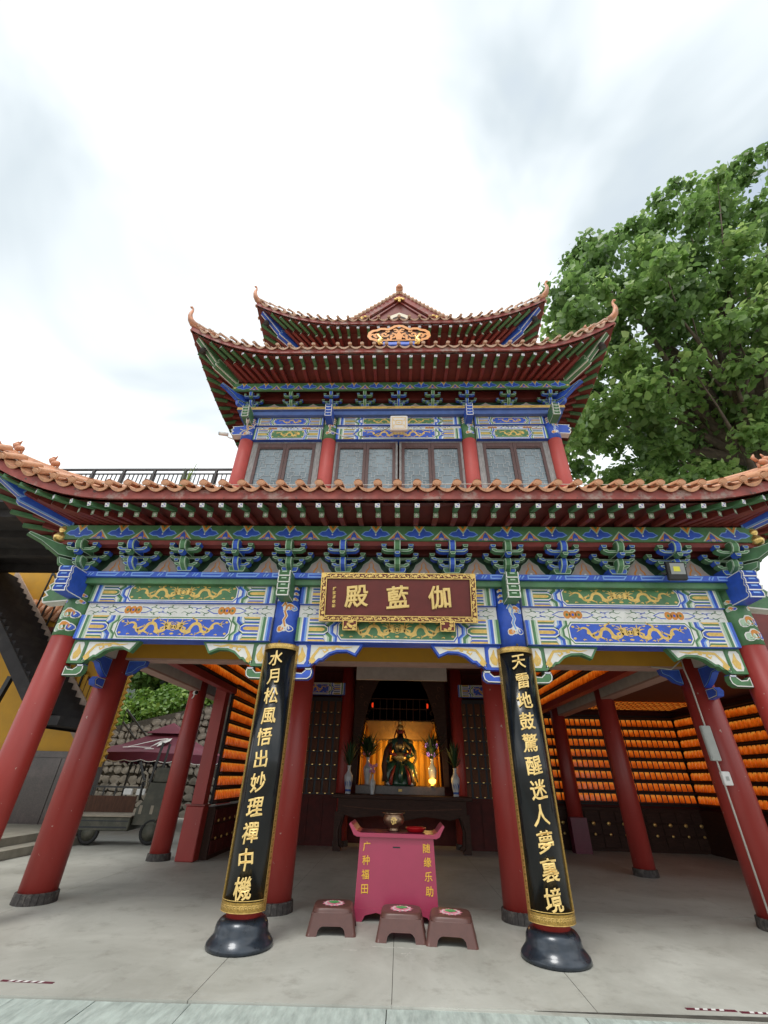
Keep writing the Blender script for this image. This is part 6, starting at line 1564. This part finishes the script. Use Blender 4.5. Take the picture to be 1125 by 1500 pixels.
# ---- big tree to the right
CR = [(20.6,3.9,28.7),(10.2,6.2,16.2),(8.1,3.7,18.9),(10.7,4.4,14.6),(18.6,5.6,23.5),(10.0,3.7,16.6),(15.7,9.3,18.7),(17.0,5.5,14.7),(15.7,4.2,20.5),(15.5,9.0,13.8),(14.6,7.9,17.1),(16.6,3.9,27.5),(20.4,9.2,14.7),(18.7,5.1,16.3),(7.9,10.8,16.1),(12.4,4.5,18.5),(12.6,8.0,11.4),(14.8,6.3,17.3),(9.7,7.6,11.4),(7.4,9.9,11.8),(12.0,3.7,21.0),(10.3,5.3,21.4),(17.6,10.6,17.7),(17.6,7.3,12.3),(17.9,8.1,14.0),(15.2,2.7,17.7),(18.5,13.1,14.2),(10.0,6.5,19.7),(22.2,8.6,18.5),(9.1,3.5,17.6),(10.6,7.1,17.7),(12.7,5.4,17.0),(18.4,10.7,14.4),(8.4,3.6,20.2),(18.7,6.2,14.8),(22.7,4.0,25.0),(14.1,3.6,16.8),(20.2,11.6,15.4),(22.8,13.5,14.5),(15.5,5.6,13.8),(11.5,8.6,17.3),(16.7,3.1,22.6),(19.7,2.9,23.4),(19.7,7.5,18.9),(19.3,3.2,20.4),(21.1,5.1,27.8),(22.3,12.1,13.8),(17.6,7.3,10.4),(10.5,5.4,24.9),(17.2,6.3,21.2),(13.3,3.8,19.2),(11.1,8.4,14.3),(11.5,5.3,22.1),(12.1,4.6,24.6),(18.6,2.8,26.0),(9.8,6.1,13.2),(13.9,11.5,16.3),(14.4,3.0,23.4),(10.5,10.1,13.9),(12.9,9.6,18.1),(15.1,3.8,26.4),(7.6,7.0,13.3),(11.0,3.2,19.2),(13.2,6.4,16.4),(10.1,3.7,18.3),(23.7,10.4,17.2),(16.3,7.6,11.5),(12.7,4.9,23.2),(6.4,3.3,17.3),(15.6,5.3,14.9),(12.6,9.9,13.9),(9.1,9.5,17.9),(17.2,3.4,18.7),(6.7,4.6,17.2),(9.6,7.9,19.8),(10.4,3.3,20.2),(18.2,7.6,16.1),(12.4,10.6,14.8),(17.2,5.7,16.5),(14.3,5.8,13.6),(22.8,4.3,26.2),(21.8,3.4,26.5),(21.2,9.4,20.9),(22.5,10.5,15.0),(12.1,11.2,12.1),(16.0,5.5,16.3),(6.7,3.4,15.7),(17.7,3.9,28.5),(13.8,10.5,18.4),(7.3,6.7,16.9),(17.0,3.7,24.9),(23.6,9.1,19.8),(9.7,8.9,14.6),(14.4,4.5,16.1),(7.9,5.9,13.6),(9.0,5.8,23.6),(14.9,10.6,15.4),(22.0,13.6,13.7),(11.6,6.0,14.7),(8.9,4.7,18.0),(22.2,9.4,19.6),(13.7,2.9,20.1),(8.6,9.2,19.8),(9.3,9.6,12.9),(14.9,5.6,20.8),(16.6,4.6,15.2),(15.4,9.2,12.5),(16.5,8.6,21.9),(6.9,6.7,15.5),(8.4,9.0,15.1),(9.0,4.9,13.8),(10.1,8.6,12.1),(9.8,6.0,18.3),(16.2,3.7,17.3),(11.0,7.4,13.0),(14.8,7.6,11.9),(22.1,7.2,19.1),(15.8,8.0,14.9),(21.0,8.6,17.9),(16.9,8.3,18.7),(20.4,5.6,24.4),(24.3,7.8,22.6),(21.1,7.3,16.9),(10.1,9.2,18.7),(23.3,11.8,15.3),(12.7,6.2,21.0),(18.2,6.3,16.2),(6.0,5.6,12.6),(14.3,9.0,11.2),(12.6,7.9,18.4),(18.2,4.9,17.5),(8.4,6.0,16.7),(11.6,5.0,17.5),(19.6,12.7,13.4),(8.9,4.7,15.5),(12.1,3.6,15.8),(19.0,5.4,27.1),(9.2,11.2,15.2),(14.3,3.4,18.6),(18.2,7.8,22.2),(10.7,7.0,10.9),(18.9,8.8,18.8),(17.1,2.5,21.4),(11.3,4.4,22.9),(14.1,6.0,22.1),(15.2,4.2,22.5),(20.8,6.0,19.7),(11.2,3.5,17.9),(9.5,6.3,22.7),(19.9,7.7,22.0),(22.5,8.7,16.5),(21.5,8.2,21.3),(7.8,3.4,17.7),(9.5,7.4,21.1),(11.0,8.4,15.7),(17.5,6.8,15.0),(13.8,4.8,19.7),(12.3,7.9,14.1),(16.3,4.7,25.6),(22.6,6.0,22.8),(14.3,9.1,15.7),(11.9,7.0,11.5),(17.8,7.3,17.2),(19.1,6.1,19.8),(17.0,4.5,21.6),(12.0,9.9,16.7),(9.0,7.0,20.0),(11.6,7.6,10.2),(13.1,4.4,16.6),(15.3,7.9,10.6),(13.0,7.3,10.4),(9.8,2.5,17.8),(12.6,2.7,22.0),(14.2,4.7,23.7),(14.0,7.9,11.0),(13.5,6.3,14.3),(11.8,6.2,18.4),(9.2,7.5,15.7),(17.8,5.1,25.0),(18.5,9.5,12.4),(14.8,9.1,16.9),(8.9,7.2,22.4),(9.4,5.0,22.6),(8.6,5.0,21.5),(12.5,11.4,13.8),(19.9,10.3,14.2),(13.0,4.1,21.3),(8.4,7.2,14.2),(12.6,4.6,14.5),(13.8,9.2,13.7),(21.5,10.4,12.4),(20.2,7.8,14.9),(13.1,5.9,12.5),(7.3,10.0,15.1),(9.9,10.4,17.3),(19.3,3.3,22.4),(11.4,12.1,13.9),(23.2,2.7,27.3),(7.5,5.9,18.2),(16.6,10.3,16.7),(15.9,7.2,16.8),(19.5,7.9,13.8),(7.8,8.0,17.0),(21.2,6.6,23.5),(16.0,7.3,21.9),(7.6,7.9,10.4),(23.2,2.6,29.0),(15.3,7.5,23.2),(19.1,10.7,16.3),(12.3,3.5,23.8)]
CR += [(17.2,2.0,26.7),(15.1,1.6,24.4),(15.6,2.4,25.9),(14.0,2.1,24.2),(16.8,1.4,25.2),(18.8,1.7,27.0),(12.6,2.6,24.8),(12.0,3.0,24.5),(13.9,3.0,25.9),(8.4,3.9,22.3),(9.5,4.2,23.1),(8.1,4.6,22.3),(7.6,5.9,20.5),(10.4,4.1,23.6),(10.3,3.1,22.3),(14.3,3.0,24.5),(16.4,2.7,25.8)]
tr = thing('broadleaf_tree', 'large heart-leaved tree rising behind the right side of the temple', 'tree', (14.5, 8.5, 0))
rr3 = random.Random(2)
cs = []; rd = []; cn = []
for (x, y, z) in CR:
    cs.append((x - 14.5, y - 8.5, z)); q = rr3.uniform(.45, .7) if len(cs) > 210 else rr3.uniform(.7, 1.25); rd.append(q); cn.append(int((260 if len(cs) > 210 else 280) * q * q))
o = link('crown', leaves_mesh(cs, rd, cn, .25, 1, 'crown', 'tree_leaf', .75, .5, .35), tr); o['kind'] = 'stuff'
b = MB(); b.tube([(0, 0, -.1), (.1, 0, 2), (-.1, .1, 5), (.1, -.2, 8), (0, -.4, 11), (.2, -.6, 14)], [.55, .45, .4, .34, .26, .15], 'bark', 12); b.build('trunk', tr)
bases = [Vector((0, 0, 5.2)), Vector((.05, -.1, 7.5)), Vector((0, -.3, 9.5)), Vector((.05, -.4, 11)), Vector((.1, -.5, 13))]
for i in range(0, len(cs), 3):
    e = Vector(cs[i]); st_ = min(bases, key=lambda q: abs(q.z - (e.z - 2.8))); m1 = st_.lerp(e, .4) + Vector((rr3.uniform(-.4, .4), rr3.uniform(-.4, .4), -.3)); m2 = st_.lerp(e, .75) + Vector((rr3.uniform(-.3, .3), rr3.uniform(-.3, .3), -.1))
    L_ = (e - st_).length
    b = MB(); b.tube([st_, m1, m2, e], [.035 * L_ ** .8 + .02, .02 * L_ ** .8 + .02, .035, .012], 'bark', 6, True); b.build('limb', tr)
# ---- retaining wall with stones
rw = thing('stone_retaining_wall', 'rough stone retaining wall behind the maroon canopy', 'wall')
def wtop(x): return 3.2 + (x + 12.2) * .235
b = MB(); b.add([(-20, 14.05, 0), (-4, 14.05, 0), (-4, 14.05, wtop(-4)), (-20, 14.05, wtop(-20)), (-20, 14.8, 0), (-4, 14.8, 0), (-4, 14.8, wtop(-4)), (-20, 14.8, wtop(-20))], [(0, 1, 2, 3), (3, 2, 6, 7), (1, 5, 6, 2), (0, 3, 7, 4)], 'mortar'); b.build('core', rw)
r_ = random.Random(11)
stones = []
for q in range(6):
    sm = MB(); n = 8; k = [r_.uniform(.72, 1.25) for _ in range(n)]
    vs = [(.5 * k[i] * math.cos(2 * PI * i / n), 0, .5 * k[i] * math.sin(2 * PI * i / n)) for i in range(n)] + [(.43 * k[i] * math.cos(2 * PI * i / n), -.20, .43 * k[i] * math.sin(2 * PI * i / n)) for i in range(n)] + [(r_.uniform(-.1, .1), -.24, r_.uniform(-.1, .1))]
    sm.add(vs, [(i, (i + 1) % n, (i + 1) % n + n, i + n) for i in range(n)] + [(i + n, (i + 1) % n + n, 2 * n) for i in range(n)], 'stone'); stones.append(sm.mesh('stone'))
cnt = 0; z = 1.55
while z < 4.6 and cnt < 295:
    x = -12.6 + r_.uniform(0, .3)
    while x < -8.2 and cnt < 295:
        w_ = r_.uniform(.20, .46)
        if z < wtop(x) - .1: link('stone', stones[cnt % 6], rw, (x + w_ / 2, 14.05, z), (0, r_.uniform(-.3, .3), 0), (w_ * 1.12, .35, r_.uniform(.27, .34))); cnt += 1
        x += w_ * .96
    z += .255
lowst = MB(); z = .12
while z < 1.45:
    x = -12.6
    while x < -7:
        w_ = r_.uniform(.25, .5); me_ = stones[r_.randrange(6)]
        lowst.add([(x + w_ / 2 + v.co.x * w_ * 1.12, 14.05 + v.co.y * .35, z + v.co.z * .33) for v in me_.vertices], [tuple(q.vertices) for q in me_.polygons], 'stone'); x += w_ * .96
    z += .27
lowst.build('lower_stones', rw, kind='stuff')
hill = MB(); vs = []
nx, ny = 14, 8
for j in range(ny):
    for i in range(nx): x = -26 + i * 2; y = 14.7 + j * 1.6; vs.append((x, y, wtop(x) - .05 + j * 1.05 + .4 * math.sin(i * 1.7 + j)))
hill.add(vs, [(j * nx + i, j * nx + i + 1, (j + 1) * nx + i + 1, (j + 1) * nx + i) for j in range(ny - 1) for i in range(nx - 1)], 'leaf_dark', True); hill.build('hillside', kind='structure')
r2g = np.random.default_rng(5); cs = [(r2g.uniform(-15, -6), r2g.uniform(14.5, 17), 0) for _ in range(120)]
cs = [(x, y, wtop(x) + (y - 14.7) * .7 + .25) for x, y, z in cs]
o = link('hill_grass', leaves_mesh(cs, [.55] * 120, [130] * 120, .17, 8, 'hill_grass', 'grass_leaf', .8, -.8), None, kind='stuff'); o['label'] = 'bright green grass and weeds above the stone wall'; o['category'] = 'grass'
def small_tree(loc, h, R_, seed, label, n=2600, size=.28):
    t = thing('background_tree', label, 'tree', loc)
    b = MB(); b.tube([(0, 0, -1), (.1, 0, h * .4), (0, 0, h * .8)], [.2, .14, .05], 'bark', 8); b.build('trunk', t)
    rg = np.random.default_rng(seed); K = 14; c = [(rg.uniform(-1, 1) * R_ * .7, rg.uniform(-1, 1) * R_ * .6, h * (.55 + .45 * rg.random())) for _ in range(K)]
    o = link('crown', leaves_mesh(c, [R_ * .42] * K, [n // K] * K, size, seed, 'crown', 'tree_leaf'), t); o['kind'] = 'stuff'
small_tree((-14.8, 19, 3.6), 4.0, 2.4, 21, 'dark broadleaf tree on the hillside, left of the sky gap')
small_tree((-10.9, 19.5, 4.0), 4.0, 2.4, 22, 'dark broadleaf tree on the hillside, right of the sky gap')
# far stair railing
for (x0, z0, x1, z1, lab) in ((-10.9, 3.6, -8.4, 1.5, 'black sloping stair rail behind the maroon canopy, upper flight'), (-10.2, 2.6, -9.0, 1.6, 'short black stair rail left of the maroon canopy')):
    t = thing('stair_railing', lab, 'railing', (0, 12.0, 0))
    for dz in (0, -.45): b = MB(); b.bar((x0, 0, z0 + dz), (x1, 0, z1 + dz), .06, .06, 'black_metal'); b.build('rail', t)
    for i in range(8): q = i / 7; b = MB(); b.bar((x0 + (x1 - x0) * q, 0, z0 + (z1 - z0) * q), (x0 + (x1 - x0) * q, 0, z0 + (z1 - z0) * q - .9), .025, .025, 'black_metal'); b.build('baluster', t)
# ---- canopy (market parasol tent)
cp = thing('canopy_tent', 'maroon square canopy with vented top and white sail mark', 'canopy', (-8.15, 10.6, 0), R(6))
b = MB(); hw, zt, ze_ = 1.95, 2.75, 1.98; q = .45
def pan(pts, m='canopy_cloth'): b.add(pts, [tuple(range(len(pts)))], m)
for k2 in range(4):
    a = k2 * PI / 2; M = Matrix.Rotation(a, 3, 'Z')
    A = [Vector((-hw, -hw, ze_)), Vector((0, -hw, ze_ + .06)), Vector((hw, -hw, ze_)), Vector((q, -q, zt - .12)), Vector((-q, -q, zt - .12))]
    mid_ = [Vector((-1.1, -1.1, ze_ + .28)), Vector((1.1, -1.1, ze_ + .28))]
    A = [M @ x for x in A]; mid_ = [M @ x for x in mid_]
    b.add([A[0], A[1], A[2], mid_[1], mid_[0], A[3], A[4]], [(0, 1, 4), (1, 3, 4), (1, 2, 3), (4, 3, 5, 6)], 'canopy_cloth')
b.build('roof_cloth', cp)
b = MB()
for k2 in range(4):
    M = Matrix.Rotation(k2 * PI / 2, 3, 'Z'); b.add([M @ Vector(x) for x in ((-.62, -.62, zt - .10), (.62, -.62, zt - .10), (0, 0, zt + .28))], [(0, 1, 2)], 'canopy_cloth')
b.build('vent_cap', cp)
b = MB()
for k2 in range(4):
    M = Matrix.Rotation(k2 * PI / 2, 3, 'Z'); n = 48; vs = []; vs2 = []
    for i in range(n + 1):
        x = -hw + 2 * hw * i / n; sag = .06 * (1 - abs(x) / hw); dz = .045 * abs(math.sin(i * PI / 6)); zb = ze_ + sag - .20 - dz
        vs += [M @ Vector((x, -hw - .01, ze_ + sag)), M @ Vector((x, -hw - .02, zb))]; vs2 += [M @ Vector((x, -hw - .022, zb + .0)), M @ Vector((x, -hw - .024, zb - .022))]
    b.add(vs, [(2 * i, 2 * i + 1, 2 * i + 3, 2 * i + 2) for i in range(n)], 'canopy_cloth'); b.add(vs2, [(2 * i, 2 * i + 1, 2 * i + 3, 2 * i + 2) for i in range(n)], 'white_paint')
b.build('valance', cp)
for sx in (-1, 1):
    for sy in (-1, 1): b = MB(); b.bar((sx * (hw - .05), sy * (hw - .05), 0), (sx * (hw - .05), sy * (hw - .05), ze_), .05, .05, 'black_metal'); b.build('leg', cp)
b = MB(); sl = Vector((0, hw - q, zt - .12 - ze_)).normalized()
F = lambda u, v, h: (u - .55, -hw * .88 + v * .92, ze_ + .115 + v * .37 + h)
b.poly([(.55, .15), (.78, .9), (.92, 1.0), (.95, .75), (.75, .2), (.66, .75)], F, .03, 'white_paint'); b.stroke([(-.15, .12), (.55, .85), (.80, .95)], [.03, .07, .08], F, .03, 'white_paint'); b.stroke([(-.25, .1), (.1, .16), (.62, .12)], [.05, .05, .04], F, .032, 'white_paint'); b.poly([(.45, -.02), (.75, .0), (.75, .05), (.5, .04)], F, .032, 'white_paint')
b.build('sail_logo', cp)
# ---- cargo tricycle
ct = thing('cargo_tricycle', 'dusty olive cargo tricycle parked left of the hall', 'tricycle', (-7.0, 6.9, 0), R(8))
def wheel(x, y, r, w_, nm='wheel'):
    wo = link(nm, None, ct, (x, y, r)); b = MB()
    b.tube([(0, 0, 0), (0, .001, 0)], .01, 'rubber', 4)
    tb = MB(); n = 24
    vs = []
    for i in range(n):
        a = 2 * PI * i / n
        for j in range(8):
            c = 2 * PI * j / 8; rr_ = r - .045 + .045 * math.cos(c); vs.append((rr_ * math.cos(a), w_ * math.sin(c), rr_ * math.sin(a)))
    tb.add(vs, [(i * 8 + j, i * 8 + (j + 1) % 8, ((i + 1) % n) * 8 + (j + 1) % 8, ((i + 1) % n) * 8 + j) for i in range(n) for j in range(8)], 'rubber', True); tb.build('tyre', wo)
    rb = MB(); rb.lathe([(.03, -.05), (.05, -.03), (r - .11, -.02), (r - .085, -.035), (r - .08, .035), (.03, .05)], (0, 0, 0), 'cart_olive', 20, axis='y'); rb.build('rim', wo)
wheel(.85, -.36, .27, .05); wheel(.85, .36, .27, .05); wheel(-.55, -.45, .24, .05)
b = MB(); b.bbox(-1.5, .35, -.50, .50, .28, .56, 'cart_olive', .02); b.box(-1.45, .3, -.506, -.501, .34, .37, 'black_line'); b.box(-1.45, .3, -.506, -.501, .47, .49, 'black_line'); b.build('cargo_bed', ct)
b = MB(); b.box(-1.52, .36, -.52, .52, .561, .59, 'cart_board'); b.build('bed_board', ct)
b = MB(); b.box(-1.5, .0, .46, .50, .591, .95, 'wood_brown')
for i in range(6): b.bar((-1.5 + i * .3, .48, .95), (-1.5 + i * .3, .48, 1.15), .03, .03, 'black_metal')
b.bar((-1.5, .48, 1.15), (.05, .48, 1.15), .04, .04, 'black_metal'); b.build('bed_rail', ct)
b = MB(); pr = [(.36, .40), (1.15, .40), (1.22, .75), (1.05, .95), (.98, 1.28), (.55, 1.28), (.50, .9), (.38, .75)]
b.extr(pr, FX(0, 0), -.40, .40, 'cart_olive'); b.box(.45, .52, -.406, -.401, .62, .80, 'cart_board'); b.box(.72, .79, -.406, -.401, .62, .80, 'cart_board'); b.build('driver_box', ct)
b = MB(); b.bbox(.58, .98, -.36, .36, 1.28, 1.62, 'cart_olive', .03); b.build('seat_back', ct)
b = MB(); b.tube([(.45, -.3, 1.15), (.40, -.3, 1.45), (.30, -.25, 1.52), (.22, -.1, 1.50)], .025, 'cart_board', 6); b.tube([(.30, -.25, 1.30), (.30, .25, 1.30)], .02, 'cart_board', 6); b.tube([(.36, -.3, .9), (.33, -.3, 1.3)], .03, 'black_metal', 6); b.build('handlebar', ct)
b = MB(); b.bar((.52, -.36, 1.28), (.60, -.36, 2.2), .05, .05, 'black_metal'); b.bar((1.0, -.36, 1.28), (1.05, -.36, 2.2), .05, .05, 'black_metal'); b.bar((.5, .36, 1.28), (.55, .36, 2.2), .05, .05, 'black_metal'); b.bar((-.1, .3, 1.75), (.2, .3, 1.2), .05, .05, 'black_metal'); b.build('roof_post', ct)
for x in (-.35, -.02): b = MB(); b.bbox(x, x + .22, .38, .45, .98, 1.12, 'white_plastic', .01); b.build('headlight', ct)
b = MB(); b.tube([(.9, -.38, .45), (1.0, -.42, .6), (1.2, -.42, .62), (1.25, -.4, .45)], .03, 'cart_olive', 6); b.build('mudguard', ct)
